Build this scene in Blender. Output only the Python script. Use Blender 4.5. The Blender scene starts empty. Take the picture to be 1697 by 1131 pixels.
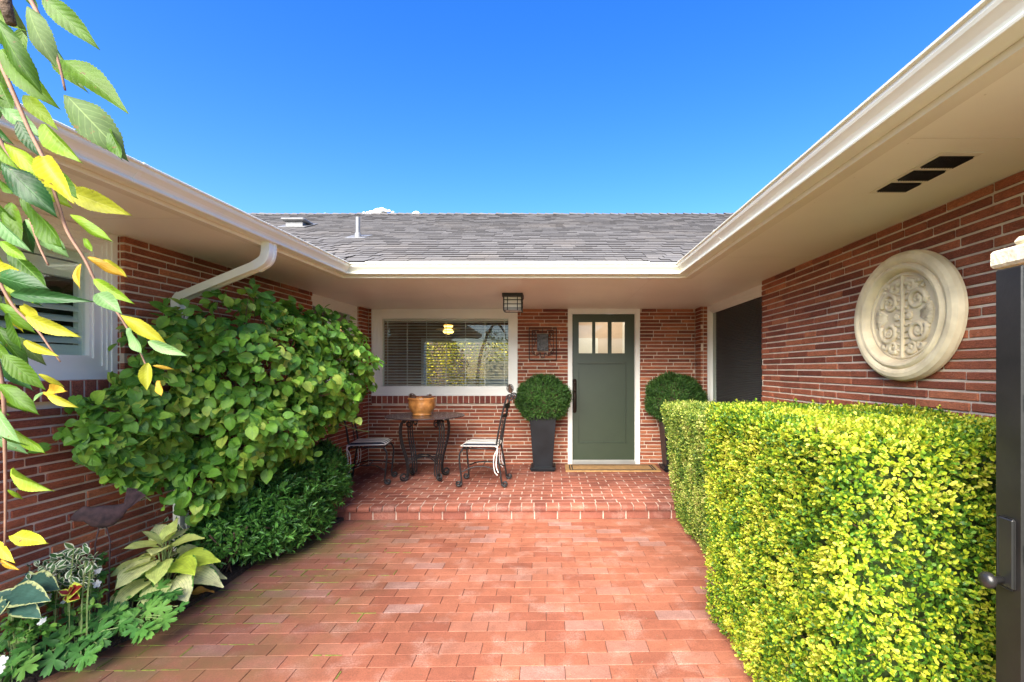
import bpy, math, random
import numpy as np
from mathutils import Vector, Matrix

# ------------------------------------------------------------------ camera, sky, sun, exposure
S = bpy.context.scene
W, H = 1697.0, 1131.0
CX, CY, F, EYE = 916.0, 612.0, 785.0, 1.436
cam_d = bpy.data.cameras.new('camera')
cam_d.sensor_width = 36.0
cam_d.lens = F / W * 36.0
cam_d.shift_x = -(CX - W / 2) / W
cam_d.shift_y = (CY - H / 2) / W
cam_d.clip_start = 0.05
cam_d.clip_end = 6000
cam = bpy.data.objects.new('camera', cam_d)
S.collection.objects.link(cam)
cam.location = (0, 0, EYE)
cam.rotation_euler = (math.radians(90), 0, 0)
S.camera = cam

SUN_DIR = Vector((0.26, 0.80, -0.70)).normalized()        # the way the light travels
SUN_STRENGTH, SKY_STRENGTH, EXPOSURE = 5.0, 0.10, 1.95
world = bpy.data.worlds.new("World")
S.world = world
world.use_nodes = True
wn, wl = world.node_tree.nodes, world.node_tree.links
wn.clear()
wout = wn.new('ShaderNodeOutputWorld'); wbg = wn.new('ShaderNodeBackground'); sky = wn.new('ShaderNodeTexSky')
sky.sky_type = 'NISHITA'; sky.sun_disc = False
sky.sun_elevation = math.asin(-SUN_DIR.z)
sky.sun_rotation = math.atan2(-SUN_DIR.x, -SUN_DIR.y)
sky.altitude = 300; sky.air_density = 1.0; sky.dust_density = 0.6; sky.ozone_density = 3.0
wbg.inputs['Strength'].default_value = SKY_STRENGTH
hsv = wn.new('ShaderNodeHueSaturation'); hsv.inputs['Saturation'].default_value = 1.36; hsv.inputs['Hue'].default_value = 0.516
wl.new(sky.outputs[0], hsv.inputs['Color']); wl.new(hsv.outputs[0], wbg.inputs[0]); wl.new(wbg.outputs[0], wout.inputs[0])
sun_d = bpy.data.lights.new('sun', 'SUN')
sun_d.energy = SUN_STRENGTH; sun_d.angle = math.radians(62.0); sun_d.color = (1.0, 0.94, 0.80)
sun = bpy.data.objects.new('sun', sun_d); S.collection.objects.link(sun)
sun.rotation_euler = SUN_DIR.to_track_quat('-Z', 'Y').to_euler()
sun.location = (-5, -4, 9)
S.view_settings.view_transform = 'Standard'
S.view_settings.look = 'None'
S.view_settings.gamma = 1.0
S.view_settings.exposure = EXPOSURE
S.view_settings.use_curve_mapping = False
S.render.engine = 'CYCLES'
S.cycles.max_bounces = 10; S.cycles.diffuse_bounces = 6; S.cycles.transparent_max_bounces = 16

R = random.Random(7)
NR = np.random.default_rng(11)
COL = S.collection
PI = math.pi


def P(px, py, D):
    return Vector(((px - CX) / F * D, D, EYE - (py - CY) / F * D))


# ------------------------------------------------------------------ material helpers
class NT:
    def __init__(s, name):
        s.m = bpy.data.materials.new(name); s.m.use_nodes = True
        s.t = s.m.node_tree; s.t.nodes.clear()
        s.out = s.n('ShaderNodeOutputMaterial')

    def n(s, ty, **kw):
        nd = s.t.nodes.new(ty)
        for k, v in kw.items():
            setattr(nd, k, v)
        return nd

    def l(s, a, b):
        s.t.links.new(a, b)

    def val(s, v, inp):
        if hasattr(v, 'links'):
            s.l(v, inp)
        else:
            inp.default_value = v

    def math(s, op, a, b=0.0, clamp=False):
        nd = s.n('ShaderNodeMath', operation=op); nd.use_clamp = clamp
        s.val(a, nd.inputs[0]); s.val(b, nd.inputs[1])
        return nd.outputs[0]

    def noise(s, scale, detail=3, vec=None, rough=0.55):
        nd = s.n('ShaderNodeTexNoise'); nd.inputs['Scale'].default_value = scale
        nd.inputs['Detail'].default_value = detail; nd.inputs['Roughness'].default_value = rough
        if vec is not None:
            s.l(vec, nd.inputs['Vector'])
        return nd.outputs['Fac']

    def pos(s):
        return s.n('ShaderNodeNewGeometry').outputs['Position']

    def mapped(s, vec, scale):
        nd = s.n('ShaderNodeMapping'); nd.inputs['Scale'].default_value = scale
        s.l(vec, nd.inputs['Vector'])
        return nd.outputs[0]

    def rnd(s):
        a = s.n('ShaderNodeNewGeometry').outputs['Random Per Island']
        b = s.n('ShaderNodeObjectInfo').outputs['Random']
        return s.math('FRACT', s.math('ADD', a, b))

    def ramp(s, fac, stops, interp='LINEAR'):
        nd = s.n('ShaderNodeValToRGB'); cr = nd.color_ramp; cr.interpolation = interp
        while len(cr.elements) < len(stops):
            cr.elements.new(0.5)
        for e, (p, c) in zip(cr.elements, stops):
            e.position = p; e.color = (*c, 1.0) if len(c) == 3 else c
        s.l(fac, nd.inputs[0])
        return nd.outputs[0]

    def mix(s, fac, a, b, mode='MIX'):
        nd = s.n('ShaderNodeMix', data_type='RGBA', blend_type=mode)
        s.val(fac, nd.inputs[0])
        for v, i in ((a, 6), (b, 7)):
            if hasattr(v, 'links'):
                s.l(v, nd.inputs[i])
            else:
                nd.inputs[i].default_value = (*v, 1.0) if len(v) == 3 else v
        return nd.outputs[2]

    def scale_by(s, colr, fac):
        nd = s.n('ShaderNodeVectorMath', operation='SCALE')
        s.l(colr, nd.inputs[0]); s.val(fac, nd.inputs['Scale'])
        return nd.outputs[0]

    def rng(s, v, a, b, c, d):
        nd = s.n('ShaderNodeMapRange')
        s.val(v, nd.inputs[0])
        for i, x in enumerate((a, b, c, d)):
            nd.inputs[i + 1].default_value = x
        return nd.outputs[0]

    def bump(s, h, strength=0.3, dist=0.01):
        nd = s.n('ShaderNodeBump'); nd.inputs['Strength'].default_value = strength
        nd.inputs['Distance'].default_value = dist
        s.l(h, nd.inputs['Height'])
        return nd.outputs[0]

    def pbr(s, color, rough=0.7, bump=None, metal=0.0, spec=0.5, coat=0.0):
        b = s.n('ShaderNodeBsdfPrincipled')
        if hasattr(color, 'links'):
            s.l(color, b.inputs['Base Color'])
        else:
            b.inputs['Base Color'].default_value = (*color, 1)
        s.val(rough, b.inputs['Roughness'])
        b.inputs['Metallic'].default_value = metal
        b.inputs['Specular IOR Level'].default_value = spec
        b.inputs['Coat Weight'].default_value = coat
        if bump is not None:
            s.l(bump, b.inputs['Normal'])
        return b.outputs[0]

    def done(s, shader):
        s.l(shader, s.out.inputs[0]); return s.m


def m_plain(name, c, rough=0.6, var=0.12, vscale=4.0, bscale=60.0, bstr=0.08, metal=0.0, spec=0.5, coat=0.0, bdist=0.004, lo=None):
    t = NT(name)
    p = t.pos()
    n = t.noise(vscale, 4, p)
    base = t.ramp(n, [(0.3, tuple(x * (1 - var) for x in (lo or c))), (0.7, tuple(min(1, x * (1 + var * 0.6)) for x in c))])
    b = t.bump(t.noise(bscale, 3, p), bstr, bdist)
    return t.done(t.pbr(base, rough, b, metal, spec, coat))


def m_brick(name, stops, speck=0.35, bstr=0.5, rough=0.85, streak=(3, 3, 22)):
    t = NT(name)
    p = t.pos()
    base = t.ramp(t.rnd(), stops)
    n1 = t.noise(9, 5, t.mapped(p, (1, 1, 3)))
    base = t.scale_by(base, t.rng(n1, 0.25, 0.75, 0.72, 1.28))
    fine = t.noise(160, 3, p)
    base = t.scale_by(base, t.rng(fine, 0.3, 0.7, 0.82, 1.16))
    rake = t.noise(14, 5, t.mapped(p, streak), 0.7)                     # raked face of the brick
    base = t.scale_by(base, t.rng(rake, 0.34, 0.6, 0.55, 1.12))
    sp = t.noise(210, 2, p)
    sp2 = t.noise(12, 2, p)
    spk = t.math('MULTIPLY', t.rng(sp, 0.69, 0.74, 0, 1), t.rng(sp2, 0.42, 0.62, 0, 1))
    base = t.mix(t.math('MULTIPLY', spk, speck * 2), base, (0.6, 0.52, 0.46))
    hh = t.math('ADD', t.math('MULTIPLY', rake, 1.0), t.math('MULTIPLY', fine, 0.5))
    return t.done(t.pbr(base, rough, t.bump(hh, bstr, 0.006), spec=0.3))


def m_leaf(name, stops, rough=0.42, trans=0.35, clump=0.0, cscale=3.0, vein=None, vein_n=9, edge=None, edge_at=0.7, tcol=None, spec=0.5, streak=None, spots=False):
    """leaf colour by leaf (random), optional veins and margin in the leaf's own UV"""
    t = NT(name)
    r = t.rnd()
    if clump:
        nz = t.rng(t.noise(cscale, 2, t.pos()), 0.3, 0.7, -clump, clump)
        r = t.math('ADD', r, nz, True)
    base = t.ramp(r, stops)
    if vein or edge or streak:
        uv = t.n('ShaderNodeTexCoord').outputs['UV']
        sx = t.n('ShaderNodeSeparateXYZ'); t.l(uv, sx.inputs[0])
        u, v = sx.outputs[0], sx.outputs[1]
        av = t.math('MULTIPLY', t.math('ABSOLUTE', t.math('SUBTRACT', v, 0.5)), 2.0)
        if vein:
            ph = t.math('SUBTRACT', t.math('MULTIPLY', u, vein_n), t.math('MULTIPLY', av, 2.2))
            tri = t.math('ABSOLUTE', t.math('SUBTRACT', t.math('FRACT', ph), 0.5))
            vm = t.rng(tri, 0.0, 0.08, 0.45, 0.0)
            mid = t.rng(av, 0.0, 0.06, 0.9, 0.0)
            base = t.mix(t.math('MAXIMUM', vm, mid), base, vein)
            vh = t.math('SUBTRACT', tri, mid)
        if streak:
            tri = t.math('ABSOLUTE', t.math('SUBTRACT', t.math('FRACT', t.math('MULTIPLY', av, 5.0)), 0.5))
            base = t.mix(t.rng(tri, 0.0, 0.16, 0.55, 0.0), base, streak)
            vh = tri
        if edge:
            nz = t.rng(t.noise(40, 3, t.pos()), 0.3, 0.7, -0.16, 0.16)
            base = t.mix(t.rng(t.math('ADD', av, nz), edge_at - 0.04, edge_at + 0.04, 0, 1), base, edge)
    else:
        vh = t.noise(120, 2, t.pos())
    if not (vein or streak) and edge:
        vh = t.noise(120, 2, t.pos())
    bl = t.rng(t.noise(22, 4, t.pos(), 0.65), 0.3, 0.7, 0.74, 1.22)
    base = t.scale_by(base, bl)
    if spots:
        sp_n = t.rng(t.noise(70, 3, t.pos(), 0.6), 0.66, 0.71, 0, .8)
        base = t.mix(sp_n, base, (.16, .09, .03))
    pb = t.pbr(base, rough + .06, t.bump(vh, 0.3, 0.002), spec=spec * .7)
    tr = t.n('ShaderNodeBsdfTranslucent')
    if tcol:
        t.l(t.mix(1.0, base, tcol, 'MULTIPLY'), tr.inputs[0])
    else:
        t.l(base, tr.inputs[0])
    mx = t.n('ShaderNodeMixShader'); mx.inputs[0].default_value = trans
    t.l(pb, mx.inputs[1]); t.l(tr.outputs[0], mx.inputs[2])
    return t.done(mx.outputs[0])


def m_glass(name, tint=(0.93, 0.96, 0.95), refl=0.0):
    t = NT(name)
    tr = t.n('ShaderNodeBsdfTransparent'); tr.inputs[0].default_value = (*tint, 1)
    gl = t.n('ShaderNodeBsdfGlossy'); gl.inputs['Roughness'].default_value = 0.015
    lw = t.n('ShaderNodeLayerWeight'); lw.inputs[0].default_value = 0.5
    fac = t.math('ADD', t.math('MULTIPLY', t.math('POWER', lw.outputs['Facing'], 4.0), 0.9), 0.035 + refl, True)
    mx = t.n('ShaderNodeMixShader'); t.l(fac, mx.inputs[0]); t.l(tr.outputs[0], mx.inputs[1]); t.l(gl.outputs[0], mx.inputs[2])
    return t.done(mx.outputs[0])


def m_emit(name, c, s):
    t = NT(name); e = t.n('ShaderNodeEmission'); e.inputs[0].default_value = (*c, 1); e.inputs[1].default_value = s
    return t.done(e.outputs[0])


BR = [(0.0, (0.19, 0.052, 0.032)), (0.25, (0.26, 0.075, 0.043)), (0.6, (0.33, 0.098, 0.052)), (0.85, (0.39, 0.122, 0.062)), (1.0, (0.48, 0.168, 0.082))]
M_BRICK = m_brick('wall_brick', BR)
M_SILLBRICK = m_brick('sill_brick', [(0, (0.16, 0.045, 0.035)), (0.5, (0.27, 0.075, 0.05)), (1, (0.38, 0.12, 0.07))], streak=(8, 8, 8), bstr=0.3)
M_MORTAR = m_plain('mortar', (0.64, 0.53, 0.42), 0.95, 0.18, 12, 220, 0.6, bdist=0.004)
M_CREAM = m_plain('cream_gutter_paint', (0.84, 0.85, 0.74), 0.36, 0.05, 3, 30, 0.03, spec=0.5)
M_FASCIA = m_plain('fascia_paint', (0.80, 0.76, 0.63), 0.5, 0.06, 4, 50, 0.04)
M_SOFFIT = m_plain('soffit_paint', (0.90, 0.87, 0.75), 0.38, 0.05, 1.6, 90, 0.05, spec=0.5)
M_WHITE = m_plain('white_frame_paint', (0.86, 0.86, 0.81), 0.35, 0.04, 3, 40, 0.03)
M_IRON = m_plain('wrought_iron', (0.028, 0.026, 0.028), 0.42, 0.3, 30, 150, 0.25, metal=0.4)
M_RUST = m_plain('rusty_iron', (0.075, 0.042, 0.042), 0.85, 0.4, 25, 120, 0.5, lo=(0.04, 0.026, 0.03))
M_BLACK = m_plain('black_gate_paint', (0.014, 0.013, 0.012), 0.42, 0.3, 10, 60, 0.12)
M_POT = m_plain('black_glazed_planter', (0.008, 0.010, 0.014), 0.42, 0.35, 5, 40, 0.05, lo=(0.006, 0.007, 0.010), spec=.35)
M_STONE = m_plain('cast_stone', (0.84, 0.71, 0.48), 0.8, 0.14, 7, 150, 0.35, lo=(0.70, 0.57, 0.37), bdist=0.003)
M_CAP = m_plain('pale_limestone', (0.78, 0.70, 0.52), 0.9, 0.22, 45, 90, 0.7, lo=(0.66, 0.57, 0.40))
M_SOIL = m_plain('soil', (0.045, 0.030, 0.022), 0.95, 0.5, 30, 60, 1.0, bdist=0.02)
M_BARK = m_plain('bark', (0.12, 0.075, 0.05), 0.9, 0.45, 20, 60, 0.9, bdist=0.01)
M_TWIG = m_plain('twig', (0.21, 0.11, 0.07), 0.7, 0.3, 30, 90, 0.3)
M_STEM = m_plain('green_stem', (0.22, 0.30, 0.10), 0.6, 0.25, 30, 90, 0.2)
M_INT = m_plain('interior_plaster', (0.30, 0.20, 0.16), 0.8, 0.1)
M_HALL = m_plain('hall_plaster', (0.62, 0.50, 0.40), 0.8, 0.08)
M_SLAT = m_plain('white_blind', (0.72, 0.70, 0.66), 0.5, 0.03)
M_SHUTTER = m_plain('shutter_paint', (0.70, 0.76, 0.66), 0.45, 0.04)
M_DARKBLIND = m_plain('dark_blind', (0.040, 0.044, 0.045), 0.6, 0.1)
M_DOOR = m_plain('green_door_paint', (0.032, 0.047, 0.026), 0.38, 0.08, 6, 120, 0.06, spec=0.5)
M_GLASS = m_glass('window_glass')
M_GLASS2 = m_glass('reflective_glass', (0.93, 0.97, 0.95), 0.0)
M_METAL = m_plain('grey_flashing', (0.17, 0.17, 0.175), 0.5, 0.2, 20, 90, 0.2, metal=0.3)
M_SAND = m_plain('joint_sand', (0.10, 0.06, 0.045), 0.95, 0.3, 20, 120, 0.5)
M_GROUND = m_plain('grass_ground', (0.07, 0.10, 0.04), 0.95, 0.35, 2, 30, 0.8)


def m_paver(name, stops, bed_moss_shade=True, rough=0.75, contrast=1.0):
    t = NT(name)
    p = t.pos()
    base = t.ramp(t.rnd(), stops)
    n = t.noise(3.0, 5, p)
    base = t.scale_by(base, t.rng(n, 0.3, 0.7, 0.88, 1.12))
    f = t.noise(120, 4, p, 0.7)
    base = t.scale_by(base, t.rng(f, 0.3, 0.7, 1 - 0.25 * contrast, 1 + 0.22 * contrast))
    grime = t.rng(t.noise(1.7, 6, p, 0.7), 0.35, 0.65, 0.80, 1.08)
    base = t.scale_by(base, grime)
    smudge = t.rng(t.noise(16, 5, p, 0.7), 0.35, 0.7, 0.90, 1.09)
    base = t.scale_by(base, smudge)
    pit = t.noise(330, 2, p)
    base = t.scale_by(base, t.rng(pit, 0.30, 0.40, 0.5, 1.0))
    # pale lime bloom
    bloom = t.math('MULTIPLY', t.rng(t.noise(5.5, 5, p), 0.52, 0.72, 0, 1), t.rng(f, 0.4, 0.62, 0.15, 0.8))
    base = t.mix(t.math('MULTIPLY', bloom, 0.45), base, (0.58, 0.40, 0.34))
    if bed_moss_shade:
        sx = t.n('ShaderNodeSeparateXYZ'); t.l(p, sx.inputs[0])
        m = t.rng(sx.outputs[0], -1.0, -2.15, 0, 1)          # strip beside the planting bed, for moss and painted shade
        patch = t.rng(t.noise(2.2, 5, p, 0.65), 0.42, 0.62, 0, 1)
        bed_shade = t.math('MULTIPLY', m, t.rng(t.noise(1.6, 3, p), 0.3, 0.6, 0.35, 1))
        base = t.mix(t.math('MULTIPLY', bed_shade, 0.62), base, (0.17, 0.085, 0.075))  # purplish shade beside the bed, painted into the paver colour
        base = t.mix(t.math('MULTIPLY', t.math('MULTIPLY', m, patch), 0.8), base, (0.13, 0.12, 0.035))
    h = t.math('ADD', f, t.math('MULTIPLY', pit, 0.6))
    return t.done(t.pbr(base, rough, t.bump(h, 0.35, 0.003), spec=0.35))


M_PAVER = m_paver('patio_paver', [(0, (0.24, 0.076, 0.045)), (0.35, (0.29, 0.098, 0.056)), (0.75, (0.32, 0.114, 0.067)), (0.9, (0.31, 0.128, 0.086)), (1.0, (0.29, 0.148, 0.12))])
M_PORCH = m_paver('porch_brick', [(0, (0.19, 0.060, 0.042)), (0.5, (0.25, 0.080, 0.052)), (1.0, (0.31, 0.108, 0.070))], bed_moss_shade=False)
M_JOINT = m_plain('porch_mortar', (0.44, 0.31, 0.25), 0.95, 0.2, 14, 220, 0.5)


def m_shingle():
    t = NT('asphalt_shingle')
    p = t.pos()
    base = t.ramp(t.rnd(), [(0, (0.088, 0.083, 0.083)), (0.4, (0.098, 0.093, 0.093)), (0.8, (0.108, 0.102, 0.101)), (1, (0.124, 0.117, 0.115))])
    base = t.scale_by(base, t.rng(t.noise(140, 3, p), 0.3, 0.7, 0.65, 1.35))
    base = t.mix(t.math('MULTIPLY', t.rng(t.noise(1.2, 4, p), 0.5, 0.75, 0, 1), 0.25), base, (0.20, 0.16, 0.12))
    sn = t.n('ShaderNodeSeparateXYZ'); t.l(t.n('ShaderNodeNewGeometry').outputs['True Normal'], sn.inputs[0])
    base = t.mix(t.rng(sn.outputs[2], .55, .75, 1, 0), base, (0.012, 0.011, 0.012))          # shadow lines under the courses, painted onto the black cut edges
    return t.done(t.pbr(base, 0.9, t.bump(t.noise(260, 2, p), 0.6, 0.003), spec=0.25))


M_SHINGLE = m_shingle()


# ------------------------------------------------------------------ mesh helpers
def mk(name, verts, faces, mat=None, parent=None, smooth=False, uv=None, loc=None, linkit=True):
    me = bpy.data.meshes.new(name)
    me.from_pydata([tuple(v) for v in verts], [], faces)
    if mat:
        me.materials.append(mat)
    if smooth:
        me.polygons.foreach_set('use_smooth', [True] * len(me.polygons))
    if uv is not None:
        l = me.uv_layers.new(name='UVMap')
        idx = np.empty(len(me.loops), dtype=np.int32); me.loops.foreach_get('vertex_index', idx)
        l.data.foreach_set('uv', np.asarray(uv, dtype=np.float32)[idx].ravel())
    me.update()
    return place(name, me, parent)


def mk_np(name, V, Fq, mat=None, parent=None, smooth=True, uv=None):
    """V (n,3), Fq (m,k) arrays; quick path for big meshes"""
    me = bpy.data.meshes.new(name)
    n, (m, k) = len(V), Fq.shape
    me.vertices.add(n); me.vertices.foreach_set('co', V.astype(np.float32).ravel())
    me.loops.add(m * k); me.loops.foreach_set('vertex_index', Fq.astype(np.int32).ravel())
    me.polygons.add(m)
    me.polygons.foreach_set('loop_start', np.arange(0, m * k, k, dtype=np.int32))
    me.polygons.foreach_set('loop_total', np.full(m, k, dtype=np.int32))
    if smooth:
        me.polygons.foreach_set('use_smooth', np.ones(m, dtype=bool))
    if uv is not None:
        l = me.uv_layers.new(name='UVMap')
        l.data.foreach_set('uv', uv.astype(np.float32)[Fq.ravel()].ravel())
    if mat:
        me.materials.append(mat)
    me.update(calc_edges=True)
    return place(name, me, parent)


def place(name, me, parent=None):
    o = bpy.data.objects.new(name, me)
    COL.objects.link(o)
    if parent is not None:
        o.parent = parent
        if parent.type == 'EMPTY' and parent.get('_w'):
            o.matrix_parent_inverse = Matrix.Translation(-parent.location)
    return o


def thing(name, label, cat, loc=(0, 0, 0), group=None, world_children=True):
    o = bpy.data.objects.new(name, None); COL.objects.link(o)
    o.empty_display_size = 0.1
    o.location = loc; o['label'] = label; o['category'] = cat
    if group:
        o['group'] = group
    if world_children:
        o['_w'] = 1
    return o


def tag(o, label, cat, group=None):
    o['label'] = label; o['category'] = cat
    if group:
        o['group'] = group
    return o


def stuff(o):
    o['kind'] = 'stuff'; return o


def structure(o):
    o['kind'] = 'structure'; return o


class G:
    """collects pieces of geometry in world or local coordinates"""
    def __init__(s, fr=None):
        s.v, s.f, s.fr = [], [], fr

    def add(s, verts, faces):
        b = len(s.v)
        if s.fr:
            verts = [s.fr(*v) for v in verts]
        s.v += [tuple(v) for v in verts]
        s.f += [tuple(i + b for i in f) for f in faces]

    def box(s, x0, x1, y0, y1, z0, z1):
        s.add([(x0, y0, z0), (x1, y0, z0), (x1, y1, z0), (x0, y1, z0), (x0, y0, z1), (x1, y0, z1), (x1, y1, z1), (x0, y1, z1)],
              [(0, 3, 2, 1), (4, 5, 6, 7), (0, 1, 5, 4), (1, 2, 6, 5), (2, 3, 7, 6), (3, 0, 4, 7)])

    def bbox(s, x0, x1, y0, y1, z0, z1, c=0.004):
        """box with chamfered edges"""
        vs, idx = [], {}
        X, Y, Z = (x0, x1), (y0, y1), (z0, z1)
        for i in (0, 1):
            for j in (0, 1):
                for k in (0, 1):
                    sx, sy, sz = (1 if i == 0 else -1) * c, (1 if j == 0 else -1) * c, (1 if k == 0 else -1) * c
                    for a in range(3):
                        v = [X[i] + sx, Y[j] + sy, Z[k] + sz]
                        v[a] = (X[i], Y[j], Z[k])[a]
                        idx[(i, j, k, a)] = len(vs); vs.append(tuple(v))
        fs = []
        for a in range(3):
            for s_ in (0, 1):
                cyc = [(0, 0), (1, 0), (1, 1), (0, 1)]
                q = []
                for (p, r) in cyc:
                    c3 = [0, 0, 0]; c3[a] = s_; c3[(a + 1) % 3] = p; c3[(a + 2) % 3] = r
                    q.append(idx[(*c3, a)])
                fs.append(tuple(q if s_ else q[::-1]))
        for a in range(3):
            b_, c_ = (a + 1) % 3, (a + 2) % 3
            for p in (0, 1):
                for r in (0, 1):
                    e = []
                    for s_ in (0, 1):
                        c3 = [0, 0, 0]; c3[a] = s_; c3[b_] = p; c3[c_] = r
                        e.append((idx[(*c3, b_)], idx[(*c3, c_)]))
                    q = (e[0][0], e[0][1], e[1][1], e[1][0])
                    fs.append(q if (p == r) else q[::-1])
        for i in (0, 1):
            for j in (0, 1):
                for k in (0, 1):
                    q = (idx[(i, j, k, 0)], idx[(i, j, k, 1)], idx[(i, j, k, 2)])
                    fs.append(q if (i + j + k) % 2 else q[::-1])
        s.add(vs, fs)

    def tube(s, pts, r, n=6, cap=True):
        pts = [Vector(p) for p in pts]
        rr = r if isinstance(r, (list, tuple)) else [r] * len(pts)
        up = Vector((0.13, 0.21, 1)).normalized()
        t0 = (pts[1] - pts[0]).normalized()
        nrm = t0.cross(up)
        if nrm.length < 1e-3:
            nrm = t0.cross(Vector((1, 0, 0)))
        nrm.normalize()
        vs, fs = [], []
        for i, p in enumerate(pts):
            t = (pts[min(i + 1, len(pts) - 1)] - pts[max(i - 1, 0)]).normalized()
            nrm = (nrm - t * nrm.dot(t)); nrm.normalize()
            b = t.cross(nrm)
            for k in range(n):
                a = 2 * PI * k / n
                vs.append(p + (nrm * math.cos(a) + b * math.sin(a)) * rr[i])
        for i in range(len(pts) - 1):
            for k in range(n):
                a, b2 = i * n + k, i * n + (k + 1) % n
                fs.append((a, b2, b2 + n, a + n))
        if cap:
            fs.append(tuple(range(n))[::-1]); fs.append(tuple(range(len(vs) - n, len(vs))))
        s.add(vs, fs)

    def lathe(s, prof, c=(0, 0, 0), n=32, axis=None):
        """prof [(r,z)], turned about z through c, or about the axis frame (a,b,n)"""
        vs, fs = [], []
        for r, z in prof:
            for k in range(n):
                a = 2 * PI * k / n
                if axis:
                    e1, e2, e3 = axis
                    vs.append(Vector(c) + e1 * (r * math.cos(a)) + e2 * (r * math.sin(a)) + e3 * z)
                else:
                    vs.append((c[0] + r * math.cos(a), c[1] + r * math.sin(a), c[2] + z))
        m = len(prof)
        for i in range(m - 1):
            for k in range(n):
                k2 = (k + 1) % n
                fs.append((i * n + k, i * n + k2, (i + 1) * n + k2, (i + 1) * n + k))
        fs.append(tuple(range(n))[::-1]); fs.append(tuple(range((m - 1) * n, m * n)))
        s.add(vs, fs)

    def prism(s, poly, z0, z1):
        n = len(poly)
        s.add([(x, y, z0) for x, y in poly] + [(x, y, z1) for x, y in poly],
              [tuple(range(n))[::-1], tuple(range(n, 2 * n))] + [(i, (i + 1) % n, n + (i + 1) % n, n + i) for i in range(n)])

    def build(s, name, mat, parent=None, smooth=False):
        return mk(name, s.v, s.f, mat, parent, smooth)


def spline(pts, n=8):
    """Catmull-Rom through the points"""
    pts = [Vector(p) for p in pts]
    q = [pts[0] * 2 - pts[1]] + pts + [pts[-1] * 2 - pts[-2]]
    out = []
    for i in range(1, len(q) - 2):
        for k in range(n):
            t = k / n
            a, b, c, d = q[i - 1], q[i], q[i + 1], q[i + 2]
            out.append(0.5 * ((2 * b) + (c - a) * t + (2 * a - 5 * b + 4 * c - d) * t * t + (3 * b - a - 3 * c + d) * t ** 3))
    out.append(pts[-1])
    return out


# ------------------------------------------------------------------ leaves
def leaf_grid(width, ns=6, nc=4, fold=0.25, droop=0.25, heart=0.0, wave=0.0, tip=1.0, serr=0.0, curl=0.0):
    """leaf along +y of length 1, width(t) half width; returns V, quads, UV"""
    V, UV, Fq = [], [], []
    for i in range(ns + 1):
        t = i / ns
        w = width(t)
        for j in range(nc + 1):
            v = -1 + 2 * j / nc
            ww = w * (1 + serr * (1 if (i % 2) else -1) * (abs(v) > 0.99))
            x = ww * v
            y = t - heart * abs(v) ** 1.6 * (1 - t) ** 3
            z = abs(x) * fold - droop * t * t + wave * math.sin(t * 9 + 2 * v) * abs(v) - curl * v * v * w
            V.append((x, y, z)); UV.append((t, (v + 1) / 2))
    for i in range(ns):
        for j in range(nc):
            a = i * (nc + 1) + j
            Fq.append((a, a + 1, a + nc + 2, a + nc + 1))
    return np.array(V), np.array(Fq), np.array(UV)


def prof(pts):
    xs, ys = [p[0] for p in pts], [p[1] for p in pts]
    return lambda t: float(np.interp(t, xs, ys))


SMALL = (np.array([(0, 0, 0), (-.24, .38, .05), (-.30, .72, .06), (0, 1, -.03), (.30, .72, .06), (.24, .38, .05)]), np.array([(0, 3, 2, 1), (0, 5, 4, 3)]),
         np.array([(0, .5), (.4, 0), (.7, 0), (1, .5), (.7, 1), (.4, 1)]))
NARROW = (np.array([(0, 0, 0), (-.13, .3, .03), (-.12, .65, .02), (0, 1, -.10), (.12, .65, .02), (.13, .3, .03)]), SMALL[1], SMALL[2])
NEEDLE = (np.array([(0, 0, 0), (-.09, .3, .01), (-.08, .8, .0), (0, 1, -.03), (.08, .8, .0), (.09, .3, .01)]), SMALL[1], SMALL[2])
ROUND = leaf_grid(prof([(0, .10), (.12, .34), (.3, .45), (.5, .44), (.7, .33), (.88, .14), (1, .01)]), 7, 4, .22, .22, .16)
CHERRY = leaf_grid(prof([(0, .02), (.12, .12), (.3, .20), (.5, .215), (.7, .16), (.86, .07), (1, .004)]), 40, 4, .30, .22, 0, .010, serr=.045)
HOSTA = leaf_grid(prof([(0, .08), (.1, .22), (.25, .29), (.45, .28), (.68, .19), (.87, .07), (1, .004)]), 12, 6, .25, .14, .12, .025)


def rots(dirs, nrms):
    """rotation matrices with y=dir, z~normal"""
    y = dirs / np.linalg.norm(dirs, axis=1, keepdims=True)
    x = np.cross(y, nrms); x /= np.linalg.norm(x, axis=1, keepdims=True) + 1e-9
    z = np.cross(x, y)
    return np.stack([x, y, z], axis=2)


def leaves(name, tmpl, pos, dirs, nrms, size, mat, parent=None, smooth=True):
    V, Fq, UV = tmpl
    Rm = rots(dirs, nrms)
    N, nv = len(pos), len(V)
    A = np.einsum('nij,vj->nvi', Rm, V) * size[:, None, None] + pos[:, None, :]
    FF = (Fq[None] + (np.arange(N) * nv)[:, None, None]).reshape(-1, Fq.shape[1])
    return mk_np(name, A.reshape(-1, 3), FF, mat, parent, smooth, np.tile(UV, (N, 1)))


def leaf_mesh(name, tmpl, mat):
    V, Fq, UV = tmpl
    o = mk_np(name, V, Fq, mat, None, True, UV)
    me = o.data; bpy.data.objects.remove(o)
    return me


def leaf_obj(name, me, pos, d, n, size, parent, wparent=None):
    Rm = rots(np.array([d], float), np.array([n], float))[0]
    M = Matrix(((*Rm[0], 0), (*Rm[1], 0), (*Rm[2], 0), (0, 0, 0, 1)))
    o = place(name, me, parent)
    sx = size if isinstance(size, (tuple, list)) else (size, size, size)
    o.matrix_basis = Matrix.Translation(pos) @ M @ Matrix.Diagonal((*sx, 1))
    return o


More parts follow.
